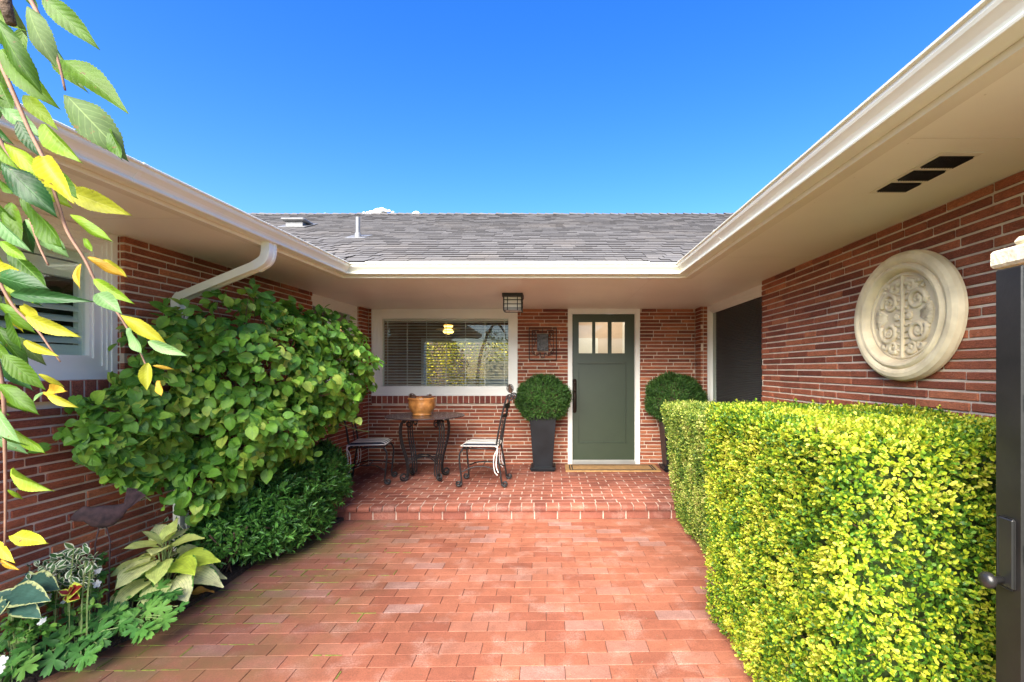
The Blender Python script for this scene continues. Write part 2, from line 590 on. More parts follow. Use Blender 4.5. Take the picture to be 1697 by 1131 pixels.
def sprigs(cent, axis, nleaf, length, lsize, spread=0.9, jit=0.35):
    """leaves set round short twigs: centre of twig base, twig axis"""
    N = len(cent)
    axis = axis / np.linalg.norm(axis, axis=1, keepdims=True)
    a = np.cross(axis, np.array([0.3, 0.5, 0.81])); a /= np.linalg.norm(a, axis=1, keepdims=True)
    b = np.cross(axis, a)
    ps, ds, ns, ss = [], [], [], []
    ph0 = NR.uniform(0, 6.28, N)
    for k in range(nleaf):
        f = (k + 0.5) / nleaf
        ph = ph0 + k * (PI * 0.5 + (k % 2) * PI * 0.5) + NR.normal(0, 0.3, N)
        rad = a * np.cos(ph)[:, None] + b * np.sin(ph)[:, None]
        sp = spread * (1.15 - 0.65 * f)
        d = axis * math.cos(sp) + rad * math.sin(sp) + NR.normal(0, jit * .4, (N, 3))
        n = axis * math.sin(sp) - rad * math.cos(sp) * 0.7 + NR.normal(0, jit * .5, (N, 3))
        ps.append(cent + axis * (length * f)); ds.append(d); ns.append(n)
        ss.append(lsize * (1.0 - 0.25 * f) * NR.uniform(0.75, 1.2, N))
    return np.concatenate(ps), np.concatenate(ds), np.concatenate(ns), np.concatenate(ss)


# ------------------------------------------------------------------ plan of the house (metres; camera stands at the origin)
SOF = 2.265
YB = 6.504                      # front wall
XL, XR = -2.53, 1.955           # inner faces of the two wings at the front wall
CANT = 0.0347                   # the left wing stands a hair out of square
YN = 0.25                       # near end of both wings


def xl(Y, off=0.0):
    return XL - (YB - Y) * CANT + off


class Frame:
    """wall frame: u along the wall, y into the wall, z up"""
    def __init__(s, O, U):
        s.O = Vector(O); s.U = Vector(U).normalized()
        s.Yv = Vector((0, 0, 1)).cross(s.U)          # into the wall
        s.M = Matrix(((s.U.x, s.Yv.x, 0, 0), (s.U.y, s.Yv.y, 0, 0), (0, 0, 1, 0), (0, 0, 0, 1)))

    def __call__(s, u, y, z):
        return s.O + s.U * u + s.Yv * y + Vector((0, 0, z))


FB = Frame((XL, YB, 0), (1, 0, 0))
FR = Frame((XR, YB, 0), (0, -1, 0))
FL = Frame((xl(YN), YN, 0), (XL - xl(YN), YB - YN, 0))
LLEN = math.hypot(XL - xl(YN), YB - YN)


def score(p, w, h):
    """size in the photograph of a piece w x h metres at p, 0 when outside it"""
    D = p.y
    if D < 0.4:
        return 0
    px, py = CX + p.x / D * F, CY - (p.z - EYE) / D * F
    if not (-30 < px < W + 30 and -30 < py < H + 30):
        return 0
    return w * h / (D * D)


house = thing('house', 'single storey red brick house with grey shingle roof, green front door and cream eaves', 'house', (0, YB, 0))

# ------------------------------------------------------------------ ground and porch
g = G(); g.box(-150, 150, -60, 240, -0.4, -0.07)
structure(g.build('ground', M_GROUND))
ROT = 0.018
YS = 4.53                       # front of the step


def rowY(x, y):
    return y + ROT * x


g = G()
g.box(-3.0, 2.5, 0.2, 7.0, -0.069, -0.006)
patio = structure(g.build('patio', M_SAND))


def lay(items, unit_names, parent, mat, top, stuffname, frame=None, vis=None):
    """items: (x,y,z,sx,sy,sz,rot) with shared meshes for equal sizes; the `top` largest in view as objects, rest joined"""
    sc = []
    for it in items:
        p = frame(it[0], it[1], it[2]) if frame else Vector(it[:3])
        s = score(p, max(it[3], 0.02), max(it[4], it[5]) if not frame else it[5])
        if vis and not vis(p):
            s = 0
        sc.append(s)
    order = sorted(range(len(items)), key=lambda i: -sc[i])
    indiv = [i for i in order[:top] if sc[i] > 0]
    meshes = {}
    inset = set(indiv)
    rest = G(frame)
    for i, it in enumerate(items):
        x, y, z, sx, sy, sz, rot, ch = it
        if i in inset:
            key = (round(sx, 3), round(sy, 3), round(sz, 3))
            if key not in meshes:
                gg = G(); gg.bbox(-key[0] / 2, key[0] / 2, -key[1] / 2, key[1] / 2, -key[2] / 2, key[2] / 2, ch)
                o = gg.build(unit_names, mat); meshes[key] = o.data; bpy.data.objects.remove(o)
            o = place(unit_names, meshes[key], parent)
            loc = frame(x, y, z) if frame else Vector((x, y, z))
            Mr = (frame.M @ Matrix.Rotation(rot, 4, 'Y')) if frame else Matrix.Rotation(rot, 4, 'Z')
            o.matrix_basis = Matrix.Translation(loc) @ Mr
        else:
            b = len(rest.v)
            gg = G(); gg.bbox(-sx / 2, sx / 2, -sy / 2, sy / 2, -sz / 2, sz / 2, ch)
            c, s_ = math.cos(rot), math.sin(rot)
            if frame:
                vs = [(x + c * a + s_ * c2, y + b2, z - s_ * a + c * c2) for a, b2, c2 in gg.v]
            else:
                vs = [(x + c * a - s_ * b2, y + s_ * a + c * b2, z + c2) for a, b2, c2 in gg.v]
            rest.add(vs, gg.f)
    if rest.v:
        stuff(rest.build(stuffname, mat, parent))
    return len(indiv)


items = []
k = 0
y = 0.35
while y < YS - 0.06:
    x = -2.72 + (k % 2) * 0.1075 + R.uniform(-.008, .008)
    while x < 2.2:
        items.append((x + .105, rowY(x + .1, y + .05) + R.uniform(-.0006, .0006), -0.031 + R.uniform(-.0011, .0011), 0.2125, 0.1005, 0.06, ROT + R.uniform(-.003, .003), 0.002))
        x += 0.2145
    y += 0.1025; k += 1
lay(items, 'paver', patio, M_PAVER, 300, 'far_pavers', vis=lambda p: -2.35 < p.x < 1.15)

# moss and sand caught in the joints beside the bed
M_MOSS = m_plain('joint_moss', (0.17, 0.19, 0.03), 0.95, 0.4, 30, 200, 0.8)
g = G()
k = 0; y = 0.35
while y < YS - 0.1:
    x = -2.72 + (k % 2) * 0.1075
    while x < -0.7:
        pr = min(1, max(0, (-0.9 - x) / 1.2))
        if y > 1.9 and R.random() < pr * 0.55:
            yy = rowY(x, y)
            for q in range(5):
                l = R.uniform(.02, .06); a = x + R.uniform(0, .17)
                g.box(a, a + l, yy - .0035 - R.uniform(0, .002), yy + R.uniform(0, .003), -0.02, 0.0008 + q * 0.0001)
        if y > 1.9 and R.random() < pr * 0.5:
            yy = rowY(x, y)
            g.box(x - .004, x + R.uniform(.0, .003), yy + R.uniform(0, .04), yy + R.uniform(.05, .1), -0.02, 0.0013)
        x += 0.2145
    y += 0.1025; k += 1
stuff(g.build('joint_moss', M_MOSS, patio))

# porch: mortar body, floor bricks, bullnose edge and riser
PZ = 0.127
g = G()
g.prism([(-2.9, rowY(-2.9, YS + .012)), (2.3, rowY(2.3, YS + .012)), (2.3, 6.9), (-2.9, 6.9)], -0.02, PZ - 0.0035)
porch = structure(g.build('porch', M_JOINT))
items = []
k = 0; y = YS + 0.125
while y < 6.62:
    x = -2.75 + (k % 2) * 0.106 + R.uniform(-.01, .01)
    while x < 2.05:
        items.append((x + .1, rowY(x + .1, y + .048), PZ - 0.02 + R.uniform(-.0012, .0012), 0.2, 0.0935, 0.04, ROT + R.uniform(-.004, .004), 0.003))
        x += 0.2115
    y += 0.1045; k += 1
lay(items, 'brick', porch, M_PORCH, 300, 'far_bricks', vis=lambda p: -2.1 < p.x < 1.3)
# bullnose
nose = None
x = -2.75
while x < 1.75:
    gg = G()
    pr = [(0.118, PZ - .045), (0.0, PZ - .045), (-.004, PZ - .030), (-.004, PZ - .018), (0.003, PZ - .007), (0.016, PZ - .001), (0.03, PZ + .001), (0.118, PZ + .001)]
    n = len(pr)
    vs = [(s_ * 0.054, a, b) for s_ in (-1, 1) for a, b in pr]
    fs = [tuple(range(n)), tuple(range(n, 2 * n))[::-1]] + [(i, n + i, n + (i + 1) % n, (i + 1) % n) for i in range(n)]
    if nose is None:
        gg.add(vs, fs); o = gg.build('edge_brick', M_PORCH); nose = o.data; bpy.data.objects.remove(o)
    o = place('edge_brick', nose, porch)
    o.matrix_basis = Matrix.Translation((x, rowY(x, YS - .012) + R.uniform(-.0015, .0015), R.uniform(-.001, .001))) @ Matrix.Rotation(ROT, 4, 'Z')
    x += 0.1195
rz = None
x = -2.7
while x < 1.85:
    if rz is None:
        gg = G(); gg.bbox(-.103, .103, -.04, .04, -0.0, PZ - 0.049, .003); o = gg.build('riser_brick', M_PORCH); rz = o.data; bpy.data.objects.remove(o)
    o = place('riser_brick', rz, porch)
    o.matrix_basis = Matrix.Translation((x, rowY(x, YS + .044), 0.001)) @ Matrix.Rotation(ROT, 4, 'Z')
    x += 0.2195

# planting bed along the left wing
pts = [(-3.2, 0.25), (-2.62, 0.25), (-2.5, 1.6), (-2.36, 2.2), (-2.22, 2.6), (-2.17, 3.1), (-2.2, 3.6), (-2.12, 4.1), (-1.98, 4.49), (-3.2, 4.49)]
g = G(); g.prism(pts, -0.02, 0.03)
structure(g.build('flower_bed', M_SOIL))
g = G(); g.prism([(1.28, 1.45), (2.3, 1.45), (2.3, 4.5), (1.28, 4.5)], -0.02, 0.03)
structure(g.build('hedge_bed', M_SOIL))

# ------------------------------------------------------------------ brick walls
PITCH = 0.0492


def brick_wall(fr, length, openings, top, label, vis=None, zlow=0.0, skip=None):
    """openings: (u0,u1,z0,z1,recess,jambs)"""
    g = G(fr)
    ex = 0.12 if fr is FB else 0.0
    us = sorted({0.0, length, *[o[0] for o in openings], *[o[1] for o in openings]})
    for a, b in zip(us[:-1], us[1:]):
        z = -0.05
        for o in sorted([o for o in openings if o[0] <= a + 1e-6 and o[1] >= b - 1e-6], key=lambda o: o[2]):
            if o[2] > z:
                g.box(a - ex * (a == 0), b + ex * (b == length), 0.006, 0.15, z, o[2])
            z = o[3]
        if z < SOF + 0.03:
            g.box(a - ex * (a == 0), b + ex * (b == length), 0.006, 0.15, z, SOF + 0.03)
    w = g.build('brick_wall', M_MORTAR, house)
    w['label'] = label
    items = []
    nrow = int(SOF / PITCH)
    for r in range(nrow):
        z = SOF - PITCH * (r + 1) + 0.005
        if z < 0.0:
            break
        u = -R.uniform(0, .2)
        last = None
        while u < length:
            L = R.choice([.15, .2, .245, .29, .29, .33, .33, .36])
            a, b = max(u, 0.003), min(u + L, length - .003)
            u += L + 0.0095
            # cut at openings
            segs = [(a, b)]
            for o in openings:
                oz0 = o[2] - (o[5] if len(o) > 5 else 0)
                if z + PITCH * .8 > oz0 and z < o[3]:
                    ns = []
                    for (c, d) in segs:
                        if d <= o[0] or c >= o[1]:
                            ns.append((c, d)); continue
                        if c < o[0]:
                            ns.append((c, o[0] + .004))
                        if d > o[1]:
                            ns.append((o[1] - .004, d))
                    segs = ns
            for c, d in segs:
                if d - c < 0.025:
                    continue
                pr = R.uniform(-.0025, .0025)
                items.append(((c + d) / 2, 0.015 + pr, z + .0195 + R.uniform(-.0008, .0008), round(d - c, 3), 0.032, 0.0385 + R.choice((-.001, 0, 0, .0008)), R.uniform(-.002, .002), 0.0035))
    # jamb bricks on the far side of each recess
    lay(items, 'brick', w, M_BRICK, top, 'far_bricks', fr, vis)
    jb = G(fr)
    for o in openings:
        if o[4] < .03:
            continue
        for r in range(nrow):
            z = SOF - PITCH * (r + 1) + 0.005
            if z < o[2]:
                break
            for ue, sg in ((o[0], 1), (o[1], -1)):
                a, b = sorted((ue - sg * .012, ue + sg * .004))
                jb.bbox(a, b, 0.036, o[4] + .03, z, z + .0385, .003)
    if jb.v:
        stuff(jb.build('jamb_bricks', M_BRICK, w))
    return w


def sill(fr, w, u0, u1, ztop, h, pitch=0.0735, out=0.022):
    n = int(round((u1 - u0) / pitch)); p = (u1 - u0) / n
    g = G(fr); g.box(u0, u1, -out - .003, 0.02, ztop - h, ztop - .004)
    g.build('sill_mortar', M_MORTAR, w)
    items = [(u0 + p * (i + .5), .01 - out / 2 - .003, ztop - h / 2 + R.uniform(-.001, .001), p - .0105, out + .03, h - .003, 0, .003) for i in range(n)]
    lay(items, 'sill_brick', w, M_SILLBRICK, 60, 'hidden_sill_bricks', fr)


# front wall: picture window and door
BW = (0.045, 2.05, 1.07, SOF + .05, 0.0, 0.115)
BD = (2.737, 3.723, 0.0, SOF + .05, 0.0)
wallB = brick_wall(FB, XR - XL, [BW, BD], 260, 'front wall of long thin red bricks around the green door')
sill(FB, wallB, BW[0], BW[1], 1.07, .105)
# right wing
RWu0, RWu1 = YB - 6.26, YB - 4.43
wallR = brick_wall(FR, YB - YN, [(RWu0, RWu1, 0.35, SOF + .05, 0.09)], 300, 'right wing wall of orange red bricks carrying the round medallion', vis=lambda p: p.z > 1.05)
# left wing
def uL(Y): return (Y - YN) / (YB - YN) * LLEN
LW1 = (uL(1.15), uL(2.94), 1.375, SOF + .05, 0.05, 0.115)
LW2 = (uL(5.08), uL(6.27), 0.95, SOF + .05, 0.05, 0.115)
wallL = brick_wall(FL, LLEN, [LW1, LW2], 170, 'left wing wall of dark red bricks behind the planting bed', vis=lambda p: p.y < 3.1 or p.z > 1.9)
sill(FL, wallL, LW1[0] - .02, LW1[1] + .02, 1.375, .11)
sill(FL, wallL, LW2[0], LW2[1], .95, .11)


# ------------------------------------------------------------------ windows
def ring(g, u0, u1, z0, z1, w, y0, y1, wt=None, wb=None):
    wt = w if wt is None else wt; wb = w if wb is None else wb
    g.box(u0, u1, y0, y1, z1 - wt, z1); g.box(u0, u1, y0, y1, z0, z0 + wb)
    g.box(u0, u0 + w, y0, y1, z0 + wb, z1 - wt); g.box(u1 - w, u1, y0, y1, z0 + wb, z1 - wt)


def window(fr, u0, u1, z0, z1, y, label, layers, glass, mull=()):
    """layers: widths and steps inward of the frame"""
    g = G(fr)
    a, b, c, d = u0, u1, z0, z1
    yy = y
    for (w, step) in layers:
        ring(g, a, b, c, d, w, yy, yy + .10)
        a += w + .0; b -= w; c += w; d -= w; yy += step
    for mu in mull:
        g.box(mu - .045, mu + .045, yy - .012, yy + .05, c, d)
        ring(g, a, mu - .045, c, d, .038, yy - .004, yy + .03); ring(g, mu + .045, b, c, d, .038, yy - .004, yy + .03)
    wdw = g.build('window', M_WHITE, house)
    wdw['label'] = label
    g = G(fr); g.box(a - .004, b + .004, yy + .012, yy + .018, c - .004, d + .004)
    g.build('pane', glass, wdw)
    return wdw, (a, b, c, d, yy)


ZT = SOF - .002
winB, iB = window(FB, BW[0] + .002, BW[1] - .002, 1.07, ZT, -.018, 'wide picture window with white horizontal blinds', [(.030, .012), (.052, .010), (.014, .012), (.012, .004), (.022, .02)], M_GLASS)
winL, iL = window(FL, LW1[0] + .002, LW1[1] - .002, 1.376, ZT, .045, 'left window with louvred shutters behind the cherry leaves', [(.035, .008), (.022, .008), (.022, .008), (.045, .012), (.016, .012)], M_GLASS2)
winL2, iL2 = window(FL, LW2[0] + .002, LW2[1] - .002, .951, ZT, .045, 'narrow double window above the climbing shrub', [(.035, .008), (.03, .01), (.02, .01)], M_GLASS, mull=((LW2[0] + LW2[1]) / 2,))
winR, iR = window(FR, RWu0 + .002, RWu1 - .002, .351, ZT, .085, 'tall dark window of the right wing', [(.035, .01), (.035, .01), (.02, .012), (.012, .01)], m_glass('dark_glass', (0.5, 0.53, 0.5), 0.05))

# blinds of the picture window: every slat is a sub-part
a, b, c, d, yy = iB
g = G(); sl = .05
me = None
nsl = 23
for i in range(nsl):
    z = d - .045 - i * (d - c - .06) / (nsl - 1)
    if me is None:
        gg = G(); gg.add([(-(b - a) / 2 + .01, -.024, -.007), ((b - a) / 2 - .01, -.024, -.007), ((b - a) / 2 - .01, .024, .006), (-(b - a) / 2 + .01, .024, .006),
                          (-(b - a) / 2 + .01, -.024, -.0038), ((b - a) / 2 - .01, -.024, -.0038), ((b - a) / 2 - .01, .024, .0092), (-(b - a) / 2 + .01, .024, .0092)],
                         [(0, 3, 2, 1), (4, 5, 6, 7), (0, 1, 5, 4), (1, 2, 6, 5), (2, 3, 7, 6), (3, 0, 4, 7)])
        o = gg.build('blind_slat', M_SLAT); me = o.data; bpy.data.objects.remove(o)
    o = place('blind_slat', me, winB)
    o.matrix_basis = Matrix.Translation(FB((a + b) / 2, yy + .07, z))
g = G(FB); g.box(a + .005, b - .005, yy + .05, yy + .10, d - .03, d)
g.build('blind_headrail', M_SLAT, winB)
for i in range(7):
    u = a + .06 + i * (b - a - .12) / 6
    g = G(FB); g.box(u - .0045, u + .0045, yy + .040, yy + .0415, c, d - .02); g.build('blind_cord', M_SLAT, winB)
g = G(FB); g.tube([(a + .04, yy + .035, d - .04), (a + .04, yy + .035, d - .6)], .003); g.lathe([(0.004, 0), (.012, .008), (.014, .02), (.004, .034)], (a + .04, yy + .035, d - .63), 10)
g.build('blind_pull', m_plain('blind_pull', (.5, .28, .12), .5), winB)

# shutters of the left window
a, b, c, d, yy = iL
g = G(FL); ring(g, a - .0, b + .135, c - .06, d, .06, yy + .035, yy + .065, wb=.12)
g.box(b - .02, b + .0745, yy + .0352, yy + .0648, c + .0605, d - .0605)
g.box(a, b, yy + .03, yy + .07, d - .16, d - .07)
um = (a + b) / 2; g.box(um - .05, um + .05, yy + .036, yy + .064, c + .06, d - .17)
g.build('shutter_frame', M_SHUTTER, winL)
z = c + .09
me = None
while z < d - .22:
    for (p, q) in ((a + .062, um - .052), (um + .052, b - .02)):
        g = G(FL)
        ww = .032
        y0 = yy + .052
        g.add([(p, y0 - ww, z - .018), (q, y0 - ww, z - .018), (q, y0, z + .006), (p, y0, z + .006), (q, y0 + ww, z + .02), (p, y0 + ww, z + .02),
               (p, y0 - ww, z - .022), (q, y0 - ww, z - .022), (q, y0, z - .005), (p, y0, z - .005), (q, y0 + ww, z + .015), (p, y0 + ww, z + .015)],
              [(0, 1, 2, 3), (3, 2, 4, 5), (6, 9, 8, 7), (9, 11, 10, 8), (0, 6, 7, 1), (5, 4, 10, 11)])
        g.build('louvre', M_SHUTTER, winL)
    z += .062
g = G(FL); g.box(a - .5, b + .7, yy + .5, yy + .52, c - .4, d + .25); g.box(a - .5, b + .7, .16, yy + .5, d + .1, d + .14); g.box(b + .68, b + .7, .16, yy + .5, c - .4, d + .1); g.build('dark_room', m_plain('dark_room', (.10, .085, .07), .9), winL)
# far-left window: dark room and side rail
a, b, c, d, yy = iL2
g = G(FL); g.box(a - .5, b + .6, yy + .5, yy + .52, c - .4, d + .25); g.box(a - .5, b + .6, .16, yy + .5, d + .1, d + .14); g.build('dark_room', m_plain('dim_room', (.07, .06, .055), .9), winL2)
g = G(FL); g.box(a + .10, a + .14, yy + .07, yy + .1, c, d); g.box(a + .17, a + .18, yy + .07, yy + .1, c, d); g.build('curtain_rod', M_SLAT, winL2)
# right window: fine dark pleated blind
a, b, c, d, yy = iR
g = G(FR)
z = c; 
while z < d:
    z2 = z + .019
    g.add([(a + .1, yy + .002, z), (b, yy + .002, z), (b, yy + .010, z + .0095), (a + .1, yy + .010, z + .0095), (b, yy + .002, z2), (a + .1, yy + .002, z2)], [(0, 1, 2, 3), (3, 2, 4, 5)])
    z = z2
stuff(g.build('pleated_blind', M_DARKBLIND, winR))
g = G(FR); g.box(a, a + .1, yy + .0, yy + .010, c, d); g.build('blind_side_rail', m_plain('sage_rail', (.36, .42, .36), .6), winR)

# ------------------------------------------------------------------ rooms seen through the glass
g = G()
g.box(-6.4, -.42, 6.66, 10.6, 0.06, 0.1)          # floor
g.box(-6.4, -.42, 6.66, 10.6, 2.42, 2.46)
g.box(-.42, -.36, 6.66, 10.6, 0.06, 2.46)
g.box(-6.4, -2.85, 10.3, 10.4, 0.1, 2.42)
g.box(-2.85, -.42, 10.3, 10.4, 2.1, 2.42)
g.box(-2.85, -.42, 10.3, 10.4, .1, .3)
g.box(-6.46, -6.4, 6.66, 10.6, 0.06, 2.46)
g.build('interior_wall', M_INT, house)
g = G(); g.box(-2.85, -2.79, 10.26, 10.42, .3, 2.1); g.box(-2.79, -.42, 10.26, 10.42, 2.04, 2.1); g.build('garden_door_frame', M_SLAT, house)
g = G(); g.box(.0, 1.7, 7.9, 7.95, .1, 2.46); g.box(.0, .04, 6.66, 7.9, .1, 2.46); g.box(1.7, 1.74, 6.66, 7.95, .1, 2.46); g.box(0, 1.74, 6.66, 7.95, 2.42, 2.46); g.box(0, 1.74, 6.66, 7.95, .06, .1)
g.build('hall_wall', M_HALL, house)
g = G(); g.box(1.16, 1.2, 7.86, 7.9, .1, 2.3); g.box(1.28, 1.42, 7.84, 7.9, .1, 2.3); g.box(.35, .75, 7.86, 7.9, 1.55, 1.95); g.build('hall_trim', M_WHITE, house)
lp = bpy.data.lights.new('hall_fill_light', 'POINT'); lp.energy = 4; lp.color = (1, .85, .68); lp.shadow_soft_size = .08  # added unseen light that warms the door panes from inside
lo = bpy.data.objects.new('hall_fill_light', lp); COL.objects.link(lo); lo.location = (.9, 7.3, 2.2); lo.parent = house; lo.matrix_parent_inverse = Matrix.Translation(-house.location)

pend = thing('pendant_lamp', 'lit yellow tiered pendant lamp hanging behind the picture window', 'lamp', tuple(P(743, 545, 7.6)))
pz = P(743, 545, 7.6)
g = G(); g.lathe([(.05, .075), (.10, .062), (.105, .058), (.05, .066)], pz, 24); g.lathe([(.06, .02), (.19, -.012), (.195, -.018), (.06, .006)], pz, 32)
g.build('lamp_shade', m_plain('lamp_shade', (.85, .55, .16), .4), pend, True)
g = G(); g.lathe([(.02, -.09), (.06, -.078), (.085, -.05), (.09, -.03), (.06, -.02), (.055, .01), (.065, .03), (.075, .05), (.04, .06)], pz, 24)
g.build('bulb_glass', m_emit('lamp_glow', (1, .62, .16), 1.6), pend, True)
g = G(); g.tube([(pz.x, pz.y, pz.z + .07), (pz.x, pz.y, 2.43)], .004); g.build('cord', M_IRON, pend)

# garden behind, seen through the house
HEDGE_STOPS = [(0, (.05, .14, .015)), (.26, (.12, .26, .02)), (.48, (.30, .42, .025)), (.76, (.54, .58, .035)), (1, (.72, .68, .10))]
M_BACKLEAF = m_leaf('golden_leaf_behind', [(0, (.06, .09, .01)), (.4, (.25, .24, .02)), (1, (.65, .52, .04))], trans=.4, clump=.4, cscale=2)
bt = thing('garden_shrub', 'golden leaved shrub in the back garden seen through the picture window', 'shrub', (-2.2, 13.6, 0))
N = 42000
q = NR.normal(0, 1, (N, 3)); q /= np.linalg.norm(q, axis=1, keepdims=True)
cc = np.array([(-1.3, 14.3, 1.5), (-2.9, 14.6, 1.3), (-.4, 14.2, 1.7), (-2.1, 13.9, 1.5), (-4.3, 14.8, .9), (-1.6, 15.3, 2.2), (-3.2, 15.3, 1.9)])[NR.integers(0, 7, N)]
pos = cc + q * np.array([1.15, .9, 1.25]) * NR.uniform(.75, 1.03, (N, 1))
pos = pos[pos[:, 2] > .02]; q = NR.normal(0, 1, (len(pos), 3)) + [0, -.6, .5]
stuff(leaves('leaves', SMALL, pos, NR.normal(0, 1, (len(pos), 3)) + [0, -.3, .2], q, NR.uniform(.05, .085, len(pos)), M_BACKLEAF, bt))
g = G()
for c_ in ((-1.3, 14.4, 1.3), (-2.9, 14.7, 1.1), (-.4, 14.4, 1.4), (-2.1, 14.2, 1.3), (-1.6, 15.3, 2.0), (-3.2, 15.3, 1.7)):
    g.lathe([(.02, -1.1), (.85, -.8), (.95, 0), (.75, .7), (.02, 1.0)], c_, 14)
g.build('inner_core', M_BARK, bt)
g = G(); g.tube([(-2, 14.2, -.07), (-2.05, 14.3, .9)], [.07, .04]); g.tube([(-1, 14.2, -.07), (-.95, 14.3, .9)], [.06, .03]); g.build('trunk', M_BARK, bt)
g = G(); g.box(-1.6, -.62, 11.3, 11.34, -.07, 1.63)
o = tag(g.build('white_panel', m_plain('white_panel', (.85, .85, .84), .5, .02)), 'white garden screen standing behind the house, seen through the window', 'screen')
g = G(); g.bbox(-.88, -.72, 10.12, 10.2, .985, 1.075, .01)
# little amber box on a shelf by the garden door
g.build('amber_box', m_plain('amber_box', (.75, .42, .04), .5))
o = bpy.data.objects['amber_box']; tag(o, 'small amber box low in the right corner of the picture window', 'box')
g = G(); g.box(-1.2, -.43, 9.9, 10.29, .95, .983); g.build('shelf', M_SLAT, house)

# ------------------------------------------------------------------ door
u0, u1 = BD[0], BD[1]
g = G(FB)
ring(g, u0, u1, PZ + .0, ZT, .058, -.022, .10, wb=0.0)
ring(g, u0 + .046, u1 - .046, PZ, ZT - .05, .018, .012, .12, wb=0.0)
door = g.build('front_door', M_WHITE, house)
door['label'] = 'green front door with three small panes in a white frame'
du0, du1, dz0, dz1 = u0 + .066, u1 - .066, .185, ZT - .070
g = G(FB)
yo = .035


def uX(px): return (px - CX) / F * (YB + yo) - XL
def zX(py): return EYE - (py - CY) / F * (YB + yo)


pu0, pu1, pz0, pz1 = uX(958), uX(1038), zX(735), zX(602)
lz0, lz1 = zX(586.5), zX(533.5)
lites = [(uX(958.5), uX(982)), (uX(986), uX(1008)), (uX(1013), uX(1036))]
for (p, q, r, s_) in ((du0, pu0, dz0, dz1), (pu1, du1, dz0, dz1), (pu0, pu1, dz0, pz0), (pu0, pu1, pz1, lz0), (pu0, pu1, lz1, dz1),
                      (pu0, lites[0][0], lz0, lz1), (lites[0][1], lites[1][0], lz0, lz1), (lites[1][1], lites[2][0], lz0, lz1), (lites[2][1], pu1, lz0, lz1)):
    g.box(p, q, yo, yo + .045, r, s_)
g.build('door_leaf', M_DOOR, door)
g = G(FB)
g.box(pu0 + .002, pu1 - .002, yo + .030, yo + .04, pz0 + .002, pz1 - .002); ring(g, pu0 + .001, pu1 - .001, pz0 + .001, pz1 - .001, .010, yo + .010, yo + .03)
g.build('door_panel', M_DOOR, door)
for (p, q) in lites:
    g = G(FB); g.box(p, q, yo + .016, yo + .022, lz0, lz1); g.build('pane', M_GLASS, door)
    g = G(FB); ring(g, p, q, lz0, lz1, .006, yo + .004, yo + .016); g.build('pane_bead', M_DOOR, door)
g = G(FB); g.box(u0 + .06, u1 - .06, .0, .12, PZ, .168); g.box(u0 + .06, u1 - .06, yo - .01, yo + .05, .168, .185)
g.build('threshold', m_plain('threshold', (.35, .34, .32), .4, metal=.4), door)
# handle set
hu, hz0, hz1 = uX(952.3), zX(685), zX(628)
g = G(FB)
n = 14
ol = [(.028 * math.cos(a), .028 * math.sin(a)) for a in np.linspace(0, PI, n)]
ol = [(x_, hz1 - .03 + z_) for x_, z_ in ol] + [(-x_, hz0 + .03 - z_) for x_, z_ in ol]
vs = [(hu + x_, yo, z_) for x_, z_ in ol] + [(hu + x_ * .85, yo - .008, (z_ - (hz0 + hz1) / 2) * .99 + (hz0 + hz1) / 2) for x_, z_ in ol]
m = len(ol)
g.add(vs, [tuple(range(m, 2 * m)), *[(i, (i + 1) % m, m + (i + 1) % m, m + i) for i in range(m)]])
g.tube(spline([(hu, yo - .006, hz1 - .19), (hu, yo - .04, hz1 - .20), (hu, yo - .055, hz1 - .27), (hu, yo - .052, hz1 - .36), (hu, yo - .03, hz1 - .43), (hu, yo - .006, hz1 - .44)]), .0105, 8)
g.tube([(hu, yo - .004, hz1 - .06), (hu, yo - .02, hz1 - .06)], .018, 14)
g.tube(spline([(hu - .012, yo - .01, hz1 - .17), (hu, yo - .035, hz1 - .165), (hu + .012, yo - .05, hz1 - .17)]), .008, 6)
g.build('door_handle', m_plain('bronze', (.06, .042, .035), .35, .2, metal=.7), door, True)

# ------------------------------------------------------------------ eaves: soffit, fascia, gutter
FX = 1.215; FY = 4.28
lc = (-1.905, FY); ln = (lc[0] - (FY - YN) * CANT, YN)
g = G()
g.prism([(xl(6.7) - .1, FY), (2.15, FY), (2.15, 6.7), (xl(6.7) - .1, 6.7)], SOF, SOF + .014)
g.prism([(FX, YN), (2.15, YN), (2.15, FY - .0), (FX, FY - .0)], SOF + .0003, SOF + .0142)
g.prism([(ln[0] - 1.0, YN), ln, lc, (lc[0] - 1.0, FY)], SOF + .0003, SOF + .0142)
soffit = g.build('soffit', M_SOFFIT, house)
for jx in ((FX + .07, XR - .01, 1.70, 1.704), (FX + .07, XR - .01, 3.50, 3.504), (lc[0] - .62, lc[0] - .09, 2.6, 2.604), (-1.2, -1.197, FY + .08, YB - .03), (.9, .903, FY + .08, YB - .03)):
    g = G(); g.box(*jx, SOF - .0012, SOF - .0001); g.build('soffit_joint', M_FASCIA, soffit)
PATH = [ln, lc, (FX, FY), (FX, YN)]


